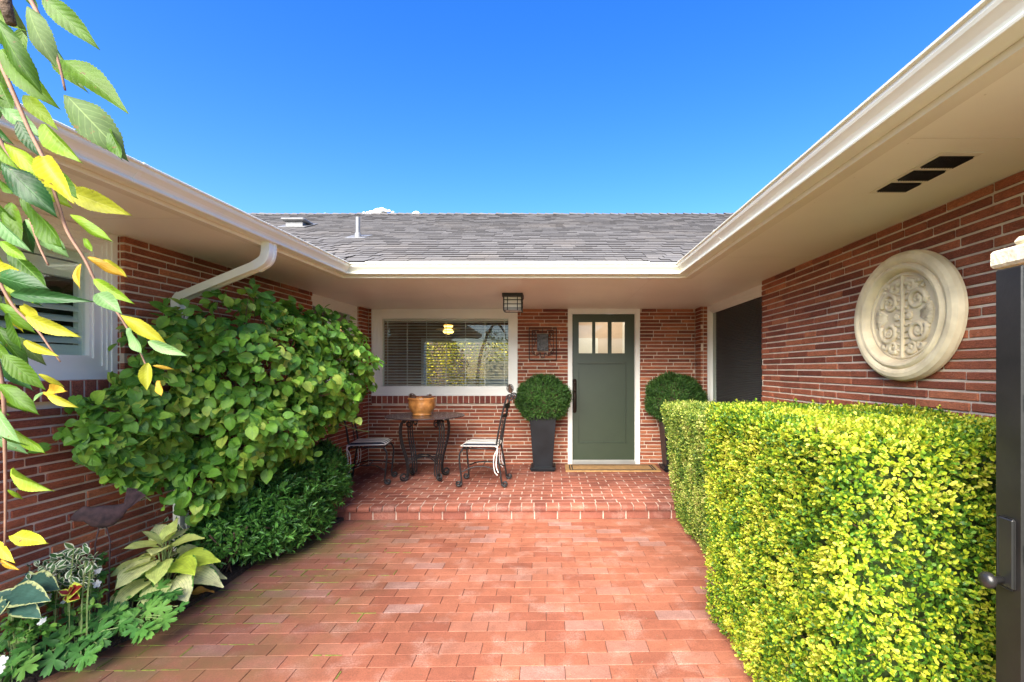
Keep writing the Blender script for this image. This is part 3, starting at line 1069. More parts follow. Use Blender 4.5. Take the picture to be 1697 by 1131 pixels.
def sweep(g, profile, path):
    """profile points (d, z): d metres into the courtyard from the path, with mitred corners"""
    n = len(path)
    dirs = [Vector((path[i + 1][0] - path[i][0], path[i + 1][1] - path[i][1])).normalized() for i in range(n - 1)]
    nr = [Vector((d.y, -d.x)) for d in dirs]
    off = []
    for i in range(n):
        if i == 0:
            off.append(nr[0])
        elif i == n - 1:
            off.append(nr[-1])
        else:
            s_ = nr[i - 1] + nr[i]
            off.append(s_ / (1 + nr[i - 1].dot(nr[i])))
    m = len(profile)
    vs = [(path[i][0] + off[i].x * d, path[i][1] + off[i].y * d, z) for i in range(n) for d, z in profile]
    fs = [(i * m + k, i * m + (k + 1) % m, (i + 1) * m + (k + 1) % m, (i + 1) * m + k) for i in range(n - 1) for k in range(m)]
    fs += [tuple(range(m)), tuple(range((n - 1) * m, n * m))[::-1]]
    g.add(vs, fs)


def seg_pieces(path, maxlen=3.05):
    """cut the path into gutter lengths"""
    return path


g = G(); sweep(g, [(-.0, SOF - .010), (.019, SOF - .010), (.019, SOF + .14), (0, SOF + .14)], PATH)
g.build('fascia', M_FASCIA, house)
g = G(); sweep(g, [(-.045, SOF - .007), (-.001, SOF - .009), (-.001, SOF - .0005), (-.045, SOF - .0005)], PATH)
sweep(g, [(-.056, SOF - .003), (-.050, SOF - .003), (-.050, SOF - .0006), (-.056, SOF - .0006)], PATH)
g.build('soffit_trim', M_FASCIA, house)
B = SOF
GP = [(.020, B + .014), (.082, B + .012), (.089, B + .014), (.092, B + .020), (.089, B + .027), (.084, B + .029), (.088, B + .038), (.097, B + .049), (.110, B + .060),
      (.119, B + .067), (.124, B + .076), (.125, B + .088), (.137, B + .090), (.139, B + .097), (.134, B + .101), (.121, B + .099), (.119, B + .082), (.080, B + .040), (.024, B + .022), (.024, B + .100), (.020, B + .100)]
g = G(); sweep(g, GP, PATH)
gut = g.build('gutter', M_CREAM, house)

def at_path(i, s_):
    a, b = Vector(PATH[i]), Vector(PATH[i + 1]); d = (b - a); L = d.length
    return a + d * (s_ / L), d.normalized()


for (i, s_) in ((0, 1.9), (1, .018), (1, 1.65), (1, 3.09), (2, 1.1), (2, 3.2)):
    p0, d0 = at_path(i, s_)
    q0, q1 = p0 - d0 * .012, p0 + d0 * .012
    g = G(); sweep(g, [(a + (.0015 if a > .03 else 0), z + (-.0012 if z < B + .06 else .0012)) for a, z in GP], [tuple(q0), tuple(q1)])
    g.build('gutter_seam', M_CREAM, gut)
g = G()
for yv in np.arange(.5, 4.2, .31):
    for xv in (FX + .09, XR - .06):
        g.lathe([(.0035, -.0008), (.0035, .0)], (xv, yv, SOF - .0002), 6)
for xv in np.arange(-1.8, 1.2, .4):
    g.lathe([(.0035, -.0008), (.0035, .0)], (xv, FY + .09, SOF - .0002), 6)
g.build('nail_heads', M_FASCIA, soffit)['kind'] = 'stuff'

# downspout of the left wing
g = G()
dsp = spline([(xl(3.17) + .745, 3.17, SOF + .02), (xl(3.17) + .745, 3.17, SOF - .055), (xl(3.17) + .72, 3.175, SOF - .105), (xl(3.17) + .65, 3.185, SOF - .145)], 6)


def strip(g, pts, w, d):
    """rectangular pipe with ribs, w along the wall, d outward"""
    pts = [Vector(p) for p in pts]
    vs, fs = [], []
    Y_ = Vector((0.06, 1, 0)).normalized()
    for i, p in enumerate(pts):
        t = (pts[min(i + 1, len(pts) - 1)] - pts[max(i - 1, 0)]).normalized()
        nn = t.cross(Y_).normalized()
        for a, b in ((-1, -1), (-.4, -1), (-.3, -.84), (.3, -.84), (.4, -1), (1, -1), (1, 1), (.4, 1), (.3, .84), (-.3, .84), (-.4, 1), (-1, 1)):
            vs.append(p + Y_ * (a * w / 2) + nn * (b * d / 2))
    for i in range(len(pts) - 1):
        for k_ in range(12):
            fs.append((i * 12 + k_, i * 12 + (k_ + 1) % 12, (i + 1) * 12 + (k_ + 1) % 12, (i + 1) * 12 + k_))
    fs += [tuple(range(12))[::-1], tuple(range(len(vs) - 12, len(vs)))]
    g.add(vs, fs)


wx = xl(3.3) + .05
strip(g, dsp, .078, .058)
end = Vector((wx, 3.29, 1.93))
strip(g, [Vector(dsp[-1]) + Vector((.02, 0, .012)), end], .072, .052)
strip(g, spline([end + Vector((.03, 0, .02)), end + Vector((-.005, .003, -.03)), Vector((wx, 3.3, 1.82))], 6), .078, .058)
strip(g, [(wx, 3.3, 1.85), (wx, 3.3, .33)], .072, .052)
strip(g, [(wx, 3.3, .35), (wx + .01, 3.3, .16), (wx + .06, 3.3, .08)], .08, .06)
g.build('downspout', M_CREAM, house)
g = G(); g.box(wx - .05, wx + .035, 3.255, 3.345, 1.52, 1.545); g.build('pipe_strap', M_CREAM, house)

# soffit vent
sv = G(); sv.box(1.486, 1.648, 1.81, 2.225, SOF - .004, SOF - .0006)
vent = sv.build('soffit_vent', M_FASCIA, house); vent['label'] = 'cream soffit vent with three dark louvred grilles'
M_VOID = m_plain('vent_void', (.015, .015, .015), .9)
for i, (a, b) in enumerate(((1.835, 1.935), (1.967, 2.065), (2.097, 2.195))):
    g = G(); g.box(1.50, 1.634, a, b, SOF - .0062, SOF - .0042); g.build('vent_opening', M_VOID, vent)
    for k_ in range(13):
        xx = 1.504 + k_ * .0104
        g = G(); g.add([(xx, a + .002, SOF - .0068), (xx + .0035, a + .002, SOF - .011), (xx + .0035, b - .002, SOF - .011), (xx, b - .002, SOF - .0068)], [(0, 1, 2, 3)])
        gg = G(); gg.box(xx, xx + .0022, a + .002, b - .002, SOF - .012, SOF - .0064)
        gg.build('louvre', M_IRON, vent)

# ------------------------------------------------------------------ roof
SL = 0.43
LC = math.sqrt(1 + SL * SL)


def roofz(Y): return 2.372 + SL * (Y - 4.25)


YR = 8.63
g = G()
def slab(g, pts, t=.03):
    n = len(pts)
    g.add([(x_, y_, z_) for x_, y_, z_ in pts] + [(x_, y_, z_ - t) for x_, y_, z_ in pts], [tuple(range(n)), tuple(range(n, 2 * n))[::-1]] + [(i, n + i, n + (i + 1) % n, (i + 1) % n) for i in range(n)])


slab(g, [(-7, 4.26, roofz(4.25)), (6, 4.26, roofz(4.25)), (6, YR, roofz(YR)), (-7, YR, roofz(YR))])
slab(g, [(-7, YR, roofz(YR) - .001), (6, YR, roofz(YR) - .001), (6, 11.0, roofz(YR) - SL * 2.4), (-7, 11.0, roofz(YR) - SL * 2.4)])
lx = lc[0] + .03
slab(g, [(lx - (FY - YN) * CANT, YN, 2.37), (lx, 4.26, 2.37), (lx - 4.4, 8.62, 2.37 + SL * 4.4), (lx - 4.4, YN, 2.37 + SL * 4.4)])
rx = FX - .03
slab(g, [(rx, YN, 2.37), (rx + 4.4, YN, 2.37 + SL * 4.4), (rx + 4.4, 8.62, 2.37 + SL * 4.4), (rx, 4.26, 2.37)])
# gable ends and outer walls so the building is closed
g.box(-7, -6.9, YN, 11, 0, 2.4); g.box(5.9, 6, YN, 11, 0, 2.4); g.box(-7, -2.85, YN, YN + .1, -.07, 2.3); g.box(2.2, 6, YN, YN + .1, -.07, 2.3)
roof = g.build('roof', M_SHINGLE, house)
rows = []
EXP = .125
nrow = int((YR - 4.25) * LC / EXP)
for r in range(nrow):
    s0 = r * EXP
    y0 = 4.23 + s0 / LC; z0 = roofz(4.25) + (y0 - 4.25) * SL
    t = y0 - 4.25
    xa, xb = max(-7, -1.95 - t - .25), min(6, 1.25 + t + .25)
    x = xa - R.uniform(0, .25)
    while x < xb:
        L = R.choice([.10, .13, .16, .2, .24])
        px0 = CX + (x + L / 2) / y0 * F
        rows.append((x, L, y0, z0, R.choice((.007, .009, .012)), R.uniform(-.008, .008)))
        x += L + .002
vis_rows = sorted(range(len(rows)), key=lambda i: (-1 if (-1.9 < rows[i][0] < 1.1) else 0, rows[i][2]))
ind = set(vis_rows[:300])
restg = G()
mcache = {}


def shingle_geo(L, th):
    dy = (EXP + .012) / LC
    return [(0, 0, .004), (L, 0, .004), (L, dy, dy * SL + .002), (0, dy, dy * SL + .002), (0, 0, .004 + th), (L, 0, .004 + th), (L, dy, dy * SL + .005), (0, dy, dy * SL + .005)], \
           [(0, 3, 2, 1), (4, 5, 6, 7), (0, 1, 5, 4), (1, 2, 6, 5), (2, 3, 7, 6), (3, 0, 4, 7)]


def warp(x, y0):
    """courses bend up where they weave into the valleys"""
    t = y0 - 4.25
    e = max(0, (-1.95 - t + 1.0) - x) + max(0, x - (1.25 + t - 1.0))
    return .03 * min(e, 1.2) ** 2


for i, (x, L, y0, z0, th, jy) in enumerate(rows):
    v, f = shingle_geo(L, th)
    wz = warp(x + L / 2, y0)
    if i in ind:
        key = (L, th)
        if key not in mcache:
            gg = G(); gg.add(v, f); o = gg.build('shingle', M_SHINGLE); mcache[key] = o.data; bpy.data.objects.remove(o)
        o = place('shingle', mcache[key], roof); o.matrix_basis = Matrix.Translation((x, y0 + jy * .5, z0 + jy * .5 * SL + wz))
    else:
        restg.add([(a + x, b + y0 + jy * .5, c + z0 + jy * .5 * SL + wz) for a, b, c in v], f)
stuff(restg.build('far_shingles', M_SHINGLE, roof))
# ridge caps
x = -6.2; cap = None
while x < 4.2:
    if cap is None:
        gg = G(); gg.add([(-.01, -.14, -.052), (-.01, 0, .018), (-.01, .14, -.052), (.16, -.14, -.066), (.16, 0, .002), (.16, .14, -.066),
                          (-.01, -.14, -.066), (-.01, 0, .002), (-.01, .14, -.066)], [(0, 3, 4, 1), (1, 4, 5, 2), (0, 1, 7, 6), (1, 2, 8, 7)])
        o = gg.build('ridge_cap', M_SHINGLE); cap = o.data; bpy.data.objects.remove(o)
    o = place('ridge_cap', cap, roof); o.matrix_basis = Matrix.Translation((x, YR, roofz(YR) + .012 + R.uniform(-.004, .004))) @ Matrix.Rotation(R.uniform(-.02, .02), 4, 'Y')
    x += .148
# roof vent and pipe
def roof_at(px, py):
    a = (CY - py) / F
    Y = (2.372 - SL * 4.25 - EYE) / (a - SL)
    return Vector(((px - CX) / F * Y, Y, EYE + a * Y))


q = roof_at(490, 377)
g = G(); g.bbox(q.x - .17, q.x + .17, q.y - .1, q.y + .22, q.z + .075, q.z + .115, .015); g.box(q.x - .12, q.x + .12, q.y - .04, q.y + .2, q.z - .02, q.z + .075)
slab(g, [(q.x - .2, q.y - .14, q.z - .035), (q.x + .2, q.y - .14, q.z - .035), (q.x + .2, q.y + .26, q.z + .135), (q.x - .2, q.y + .26, q.z + .135)], .005)
g.build('roof_vent', M_METAL, roof)
q = roof_at(593, 394)
g = G(); g.tube([q + Vector((0, .0, -.05)), q + Vector((0, 0, .25))], .026, 14); g.lathe([(.045, -.01), (.034, .05), (.028, .06)], q, 14)
slab(g, [(q.x - .12, q.y - .1, q.z - .03), (q.x + .12, q.y - .1, q.z - .03), (q.x + .12, q.y + .16, q.z + .08), (q.x - .12, q.y + .16, q.z + .08)], .004)
g.build('vent_pipe', M_METAL, roof)

# ------------------------------------------------------------------ porch light
pl = Vector(((850.5 - CX) / F * 5.25, 5.25, SOF))
lan = thing('porch_lantern', 'square black porch lantern with frosted glass on the eaves ceiling', 'lantern', tuple(pl))
g = G(); g.bbox(pl.x - .112, pl.x + .112, pl.y - .112, pl.y + .112, pl.z - .042, pl.z - .001, .004); g.build('canopy', M_IRON, lan)
g = G()
w = .098
for sx in (-1, 1):
    for sy in (-1, 1):
        for (aa, bb) in ((w, w), (w * .55, w), (w, w * .55)):
            cx_, cy_ = pl.x + sx * aa, pl.y + sy * bb
            g.box(cx_ - .004, cx_ + .004, cy_ - .004, cy_ + .004, pl.z - .185, pl.z - .042)
for zz in (pl.z - .075, pl.z - .12, pl.z - .165, pl.z - .187):
    for s_ in (-1, 1):
        g.box(pl.x - w - .005, pl.x + w + .005, pl.y + s_ * w - .005, pl.y + s_ * w + .005, zz - .004, zz + .004)
        g.box(pl.x + s_ * w - .005, pl.x + s_ * w + .005, pl.y - w, pl.y + w, zz - .0036, zz + .0036)
g.build('cage', M_IRON, lan)
g = G(); g.box(pl.x - .088, pl.x + .088, pl.y - .088, pl.y + .088, pl.z - .18, pl.z - .043); g.build('frosted_glass', m_plain('frosted_glass', (.8, .77, .7), .4), lan)

# ------------------------------------------------------------------ wall plaque by the door
YP = YB - .02
def wp(px, py, y_=YP): return Vector(((px - CX) / F * y_, y_, EYE - (py - CY) / F * y_))
pq = wp(899, 570)
plq = thing('wall_plaque', 'square wrought iron scroll plaque with a grey relief tile left of the door', 'plaque', tuple(pq))
g = G()
A, Bc = wp(877, 544), wp(922, 597)
def bar(g, a, b, r=.006): g.tube([a, b], r, 4)
for a, b in (((877, 544), (922, 544)), ((922, 544), (922, 597)), ((922, 597), (877, 597)), ((877, 597), (877, 544)), ((882, 548), (893, 548)), ((906, 548), (917, 548)), ((882, 548), (882, 580)), ((917, 548), (917, 580)), ((882, 563), (889, 563)), ((911, 563), (917, 563)), ((899, 544), (899, 552))):
    bar(g, wp(*a, y_=YP - .012), wp(*b, y_=YP - .012), .0065 if a[0] in (877, 922) else .005)
def curlp(cx, cy, r0, a0, turns, sgn=1, y_=YP - .02, n=22):
    return [wp(cx + r0 * (1 - .8 * i / n) * math.cos(a0 + sgn * turns * 2 * PI * i / n), cy + r0 * (1 - .8 * i / n) * math.sin(a0 + sgn * turns * 2 * PI * i / n), y_) for i in range(n + 1)]
for (cx_, sg) in ((886, 1), (912, -1)):
    g.tube(curlp(cx_, 553, 4, PI / 2, 1.2, sg), .005, 5); g.tube(curlp(cx_ - sg * 2, 584, 3.4, -PI / 2, 1.1, -sg), .005, 5)
    g.tube(spline([wp(cx_ - sg * 3, 587, YP - .02), wp(cx_ + sg * 4, 589, YP - .02), wp(899 - sg * 4, 585, YP - .02), wp(899 - sg * 3, 591, YP - .02), wp(899, 594, YP - .02)], 5), .0055, 5)
    g.tube(spline([wp(cx_, 557, YP - .02), wp(cx_ + sg * 1, 566, YP - .02), wp(cx_ - sg * 2, 575, YP - .02)], 5), .005, 5)
g.build('scroll_frame', M_IRON, plq)
g = G(); a, b = wp(890, 582, YP), wp(909, 554, YP); g.bbox(a.x, b.x, YP - .03, YP - .005, a.z, b.z, .004)
def m_tile():
    t = NT('relief_tile'); p = t.pos(); n_ = t.noise(38, 4, p)
    return t.done(t.pbr(t.ramp(n_, [(.35, (.02, .018, .018)), (.6, (.10, .09, .09))]), .35, t.bump(n_, 1.0, .01), metal=.3))
g.build('relief_tile', m_tile(), plq)

# ------------------------------------------------------------------ medallion on the right wing
MC = Vector((XR, 2.60, 1.724))
eN, eH, eV = Vector((-1, 0, 0)), Vector((0, -1, 0)), Vector((0, 0, 1))
eHs, eVs = eH * 1.05, eV * .96
AX = (eHs, eVs, eN)
med = thing('wall_medallion', 'round cream cast stone medallion with scroll relief on the right brick wall', 'medallion', tuple(MC))
g = G()
g.lathe([(.352, -.0), (.368, .012), (.370, .03), (.362, .055), (.345, .070), (.325, .074), (.312, .070), (.303, .062), (.300, .060), (.294, .068), (.283, .076), (.272, .074), (.262, .062), (.254, .046), (.250, .034), (.243, .033), (.240, .040), (.232, .040), (.228, .030), (.0, .030)], MC, 128, AX)
g.build('rim', M_STONE, med)


def mp(a, b, h): return MC + eHs * a + eVs * b + eN * (.030 + h)


def relief(g, pts, r):
    g.tube([mp(a, b, r_ * .15) for (a, b), r_ in zip(pts, r)], r, 8)


def spir(cx, cy, r0, a0, turns, sgn, n=26, shrink=.85):
    return [(cx + r0 * (1 - shrink * i / n) * math.cos(a0 + sgn * turns * 2 * PI * i / n), cy + r0 * (1 - shrink * i / n) * math.sin(a0 + sgn * turns * 2 * PI * i / n)) for i in range(n + 1)]


g = G()
g.tube([mp(0, -.236, .004), mp(0, .236, .004)], .011, 8)
g.build('centre_bar', M_STONE, med)
for s_ in (-1, 1):
    g = G()
    for (cx_, cy_, r0, a0, tn, sg) in ((.095, .085, .062, -.4, 1.7, 1), (.10, -.085, .066, .6, 1.8, -1), (.055, .165, .035, 2.6, 1.3, -1), (.105, .175, .018, 0, 1, 1), (.065, -.172, .036, -2.4, 1.4, 1), (.12, -.165, .022, .4, 1.1, -1)):
        p_ = spir(s_ * cx_, cy_, r0, a0 if s_ > 0 else PI - a0, tn, sg * s_)
        relief(g, p_, [max(.004, .016 * (1 - .55 * i / len(p_))) for i in range(len(p_))])
    for i in range(9):                                        # shell fan
        a = -.75 + 1.5 * i / 8
        relief(g, [(s_ * (.10 + .02 * math.cos(a)), .004 + .02 * math.sin(a)), (s_ * (.135 + .04 * math.cos(a)), .004 + .055 * math.sin(a)), (s_ * (.145 + .055 * math.cos(a)), .004 + .085 * math.sin(a))], [.004, .009, .010])
    for (a, b, r_) in ((.045, .0, .022), (.11, .09, .012), (.105, -.09, .012), (.135, .155, .012), (.05, -.2, .014), (.025, .05, .010), (.028, -.05, .010), (.17, .055, .010), (.165, -.06, .012)):
        g.lathe([(r_, 0), (r_ * .95, .008), (r_ * .7, .011), (r_ * .5, .009), (r_ * .3, .014), (.0005, .016)], mp(s_ * a, b, -.0), 14, AX)
    for i in range(12):                                       # leaf sprays
        b = -.20 + i * .036
        L = .05 * (1 + .3 * math.sin(i * 2.1))
        relief(g, [(s_ * .014, b), (s_ * (.014 + L * .5), b + .012), (s_ * (.014 + L), b + .004 * (-1) ** i)], [.005, .009, .003])
    for i in range(10):
        a = -1.25 + i * .28
        relief(g, [(s_ * .155 * math.cos(a), .165 * math.sin(a)), (s_ * .19 * math.cos(a + .05), .2 * math.sin(a + .05))], [.009, .012])
    g.build('scroll_relief', M_STONE, med, True)

# ------------------------------------------------------------------ gate and pillar at the right
GX = 1.166
gate = thing('garden_gate', 'black painted gate standing open at the right edge of the photo', 'gate', (GX, 1.1, 0))
g = G(); g.bbox(GX, GX + .045, 1.176, 1.25, .04, 1.696, .004); g.build('stile', M_BLACK, gate)
g = G(); g.bbox(GX, GX + .045, .30, .37, .04, 1.696, .004); g.build('stile', M_BLACK, gate)
for z0_, z1_ in ((1.615, 1.6955), (1.33, 1.375), (.95, 1.0), (.06, .2)):
    g = G(); g.bbox(GX + .001, GX + .044, .3705, 1.1755, z0_, z1_, .003); g.build('rail', M_BLACK, gate)
for i in range(6):
    yy = .45 + i * .13
    g = G(); g.bbox(GX + .016, GX + .028, yy, yy + .012, .2, .95, .002); g.build('picket', M_BLACK, gate)
hz = EYE - (920 - CY) / F * 1.215
lp_ = m_plain('latch_metal', (.045, .043, .043), .28, .2, metal=.6)
g = G(); g.bbox(GX - .008, GX - .0003, 1.19, 1.236, hz - .085, hz + .098, .006); g.build('latch_plate', lp_, gate)
g = G(); kz = EYE - (965 - CY) / F * 1.21
g.lathe([(.009, 0), (.009, .018), (.013, .022), (.020, .030), (.021, .040), (.016, .048), (.004, .051)], Vector((GX - .008, 1.222, kz)), 20, (Vector((0, 1, 0)), eV, Vector((-1, 0, 0)))); g.build('latch_knob', lp_, gate, True)
pil = thing('gate_pillar', 'brick gate pillar with a pale stone cap behind the black gate', 'pillar', (1.45, 1.1, 0))
g = G(); g.box(1.285, 1.62, .82, 1.33, -.05, 1.715); g.build('core', M_MORTAR, pil)
it_ = []
for r in range(34):
    z = .012 + r * .0497
    off = (r % 2) * .13
    for ff, Ln in ((Frame((1.285, 1.33, 0), (0, -1, 0)), .51), (Frame((1.62, 1.33, 0), (-1, 0, 0)), .335), (Frame((1.285, .82, 0), (1, 0, 0)), .335)):
        u = -off
        while u < Ln:
            a, b = max(u, 0), min(u + .25, Ln); u += .26
            if b - a > .02:
                p0 = ff((a + b) / 2, 0, z)
                gg = G(ff); gg.bbox(a, b, -.006, .02, z, z + .0395, .003)
                it_.append(gg)
g = G()
for x_ in it_: g.add(x_.v, x_.f)
stuff(g.build('far_bricks', M_BRICK, pil))
g = G(); g.bbox(1.252, 1.66, .78, 1.363, 1.722, 1.772, .008)
vs = []
g.bbox(1.27, 1.64, .82, 1.315, 1.7725, 1.80, .012); g.bbox(1.30, 1.61, .86, 1.28, 1.8005, 1.815, .010)
g.build('stone_cap', M_CAP, pil)

# ------------------------------------------------------------------ doormat
M_COIR = m_plain('coir', (.42, .24, .095), .95, .25, 18, 260, .9)
mat_ = thing('doormat', 'tan coir doormat with black border lines before the green door', 'doormat', (.76, 6.22, PZ))
x0, x1, y0, y1 = .165, 1.38, 6.02, 6.43
g = G(); g.box(x0, x1, y0, y1, PZ + .002, PZ + .018); g.build('mat_body', M_COIR, mat_)
g = G()
for (d_, t_) in ((.05, .012), (.08, .012)):
    ring2 = [(x0 + d_, x1 - d_, y0 + d_ * .8, y0 + d_ * .8 + t_), (x0 + d_, x1 - d_, y1 - d_ * .8 - t_, y1 - d_ * .8), (x0 + d_, x0 + d_ + t_ * 1.4, y0 + d_ * .8, y1 - d_ * .8), (x1 - d_ - t_ * 1.4, x1 - d_, y0 + d_ * .8, y1 - d_ * .8)]
    for q_, (a, b, c, d) in enumerate(ring2):
        g.box(a, b, c, d, PZ + .018, PZ + .0195 + .0004 * q_)
g.build('border', m_plain('black_coir', (.03, .025, .022), .95, .3, 30, 200, .8), mat_)

# ------------------------------------------------------------------ planters with clipped balls
M_YEW = m_leaf('yew_leaf', [(0, (.02, .06, .014)), (.45, (.045, .12, .024)), (.8, (.08, .19, .035)), (1, (.14, .29, .06))], trans=.2, rough=.45, clump=.2, cscale=9)


def planter(px, D, ry, label, lump):
    X = (px - CX) / F * D
    t = thing('planter', label, 'planter', (X, D, PZ), 'tall black planters with clipped balls beside the door')
    g = G()
    def sq(r, z): return [(X + sx * r, D + sy * r, z) for sx, sy in ((-1, -1), (1, -1), (1, 1), (-1, 1))]
    vs, fs = [], []
    lv = [(.118, PZ + .045), (.122, PZ + .05), (.166, PZ + .66), (.172, PZ + .70), (.176, PZ + .705), (.176, PZ + .72), (.155, PZ + .72), (.15, PZ + .66)]
    for r, z in lv: vs += sq(r, z)
    for i in range(len(lv) - 1):
        for k_ in range(4): fs.append((i * 4 + k_, i * 4 + (k_ + 1) % 4, (i + 1) * 4 + (k_ + 1) % 4, (i + 1) * 4 + k_))
    fs += [(3, 2, 1, 0), tuple(len(vs) - 4 + i for i in range(4))]
    g.add(vs, fs)
    pot = g.build('pot', M_POT, t)
    bv = pot.modifiers.new('bevel', 'BEVEL'); bv.width = .008; bv.segments = 2; bv.limit_method = 'ANGLE'
    g = G(); g.bbox(X - .15, X + .15, D - .15, D + .15, PZ + .002, PZ + .022, .006); g.bbox(X - .165, X + .165, D - .165, D + .165, PZ + .0225, PZ + .055, .01)
    g.build('saucer', M_POT, t)
    g = G(); g.tube([(X, D, PZ + .6), (X, D, PZ + .95)], .02); g.build('trunk', M_BARK, t)
    cz = 1.055
    N = 5200
    q = NR.normal(0, 1, (N, 3)); q /= np.linalg.norm(q, axis=1, keepdims=True)
    nz = .93 + .07 * np.sin(q[:, 0] * 5 + lump) * np.cos(q[:, 2] * 6 + lump * 2) + .03 * np.sin(q[:, 0] * 15 + q[:, 1] * 12) * np.cos(q[:, 2] * 14) + NR.uniform(-.13, .06, N)
    rad = np.array([ry, ry, ry * .84])
    pos = np.array([X, D, cz]) + q * rad * nz[:, None]
    keep = pos[:, 2] > PZ + .655
    pos, q = pos[keep], q[keep]
    ax = q + NR.normal(0, .35, q.shape) + [0, 0, .35]
    ps, ds, ns, ss = sprigs(pos, ax, 7, .04, .029, 1.0)
    stuff(leaves('foliage', NARROW, ps, ds, ns, ss, M_YEW, t))
    g = G(); g.lathe([(.02, -.21), (ry * .72, -.17), (ry * .80, 0), (ry * .66, .15), (ry * .35, .21), (.01, .23)], (X, D, cz), 20); g.build('inner_core', M_BARK, t)
    return t


planter(900, 6.18, .345, 'tall black planter with a clipped green ball left of the door', 1.0)
planter(1117, 6.15, .365, 'planter with a clipped green ball right of the door, its pot behind the hedge', 3.1)

# ------------------------------------------------------------------ table
TX, TY = -1.526, 5.68
tb = thing('patio_table', 'round black wrought iron table with scrolled legs under the picture window', 'table', (TX, TY, PZ), world_children=True)
TZ = PZ + .752
g = G(); g.lathe([(.0, -.012), (.44, -.012), (.462, -.009), (.466, 0), (.462, .006), (.0, .007)], (TX, TY, TZ), 56)
g.build('tabletop', m_plain('table_stone', (.07, .05, .05), .22, .3, 10, 60, .08), tb)


def curl3(c, e1, e2, r0, a0, turns, sgn, n=18, shrink=.72):
    return [Vector(c) + (e1 * math.cos(a0 + sgn * turns * 2 * PI * i / n) + e2 * math.sin(a0 + sgn * turns * 2 * PI * i / n)) * (r0 * (1 - shrink * i / n)) for i in range(n + 1)]


Zv = Vector((0, 0, 1))
for ang in (38, 142, 218, 322):
    e = Vector((math.cos(math.radians(ang)), math.sin(math.radians(ang)), 0))
    side = Zv.cross(e)
    leg = G()
    for k_, off in enumerate((-.018, .0, .018)):
        o_ = Vector((TX, TY, PZ)) + side * off
        dr = .018 * (k_ - 1)
        path = [o_ + e * (.20 + dr) + Zv * .735, o_ + e * (.275 + dr) + Zv * .70, o_ + e * (.305 + dr) + Zv * .60, o_ + e * (.285 + dr) + Zv * .44, o_ + e * (.235 + dr) + Zv * .27, o_ + e * (.212 + dr) + Zv * .13, o_ + e * (.220 + dr) + Zv * .05]
        leg.tube(spline(path, 5), .0085, 6)
    o_ = Vector((TX, TY, PZ))
    leg.tube(curl3(o_ + e * .265 + Zv * .055, e, Zv, .052, PI, 1.5, 1), .011, 6)
    leg.tube(curl3(o_ + e * .205 + Zv * .665, e, Zv, .055, .2, 1.4, 1), .009, 6)
    leg.tube(curl3(o_ + e * .19 + Zv * .25, e, Zv, .022, 0, 1.2, 1), .006, 5)
    leg.build('leg', M_IRON, tb, True)
    st = G()
    for dz in (0, .028):
        st.tube(spline([o_ + e * .225 + Zv * (.19 + dz), o_ + e * .12 + Zv * (.245 + dz), o_ + Zv * (.262 + dz)], 5), .007, 6)
    st.build('stretcher', M_IRON, tb, True)
g = G(); n = 40
g.tube([(TX + .2 * math.cos(2 * PI * i / n), TY + .2 * math.sin(2 * PI * i / n), TZ - .022) for i in range(n + 1)], .008, 5); g.build('ring', M_IRON, tb, True)

# bowl of pine cones on the table
bp = Vector(((699.5 - CX) / F * 5.66, 5.66, TZ + .0075))
BS = 1.13
bowl = thing('bowl', 'glazed orange clay bowl on the iron table', 'bowl', tuple(bp))
M_CLAY = m_plain('amber_glaze', (.62, .27, .075), .3, .3, 14, 60, .12, lo=(.42, .15, .04), spec=.6, coat=.3)
g = G(); g.lathe([(a_ * 1.04, b_ * BS) for a_, b_ in [(.085, 0), (.105, .0), (.110, .012), (.10, .022), (.125, .04), (.150, .09), (.154, .13), (.148, .158), (.158, .168), (.160, .182), (.15, .186), (.14, .17), (.14, .12), (.02, .05)]], bp, 40)
g.build('bowl_body', M_CLAY, bowl, True)
g = G(); g.lathe([(.138, .13), (.07, .14), (.001, .143)], bp, 24); g.build('soil_fill', M_SOIL, bowl)


def cone(name, label, p, ax, L, parent_cat='pine cone', grp=None, mt=None):
    t = thing(name, label, parent_cat, tuple(p), grp)
    ax = Vector(ax).normalized(); a = ax.orthogonal().normalized(); b = ax.cross(a)
    g = G(); g.lathe([(.004, 0), (L * .2, L * .15), (L * .22, L * .4), (L * .1, L * .85), (.002, L * .95)], p, 10, (a, b, ax)); g.build('core', M_TWIG, t)
    g = G()
    for i in range(52):
        f = i / 52; an = i * 2.39996
        rad = a * math.cos(an) + b * math.sin(an); tg = ax.cross(rad)
        r0 = L * (.36 * math.sin(PI * (.18 + .72 * f)) + .06)
        c = Vector(p) + ax * (L * (.08 + .86 * f)); tip = c + rad * r0 + ax * L * .10
        g.add([c + tg * L * .05, c - tg * L * .05, tip - tg * L * .075, tip + ax * L * .03, tip + tg * L * .075, tip - ax * L * .03], [(0, 1, 2, 3), (0, 3, 4), (0, 4, 5), (0, 5, 2, 1)])
    stuff(g.build('scales', mt or m_plain('cone_scale', (.20, .10, .06), .8, .4, 60), t))
    return t


cone('pine_cone', 'brown pine cone leaning on the left rim of the orange bowl', bp + Vector((-.07, -.02, .18)), (-.75, -.1, .8), .10, grp='pine cones in the orange bowl')
cone('pine_cone', 'brown pine cone lying in the middle of the orange bowl', bp + Vector((-.02, .02, .18)), (.9, .3, .25), .085, grp='pine cones in the orange bowl')
cone('pine_cone', 'brown pine cone on the right side of the orange bowl', bp + Vector((.055, -.01, .18)), (.6, 0, .75), .085, grp='pine cones in the orange bowl')


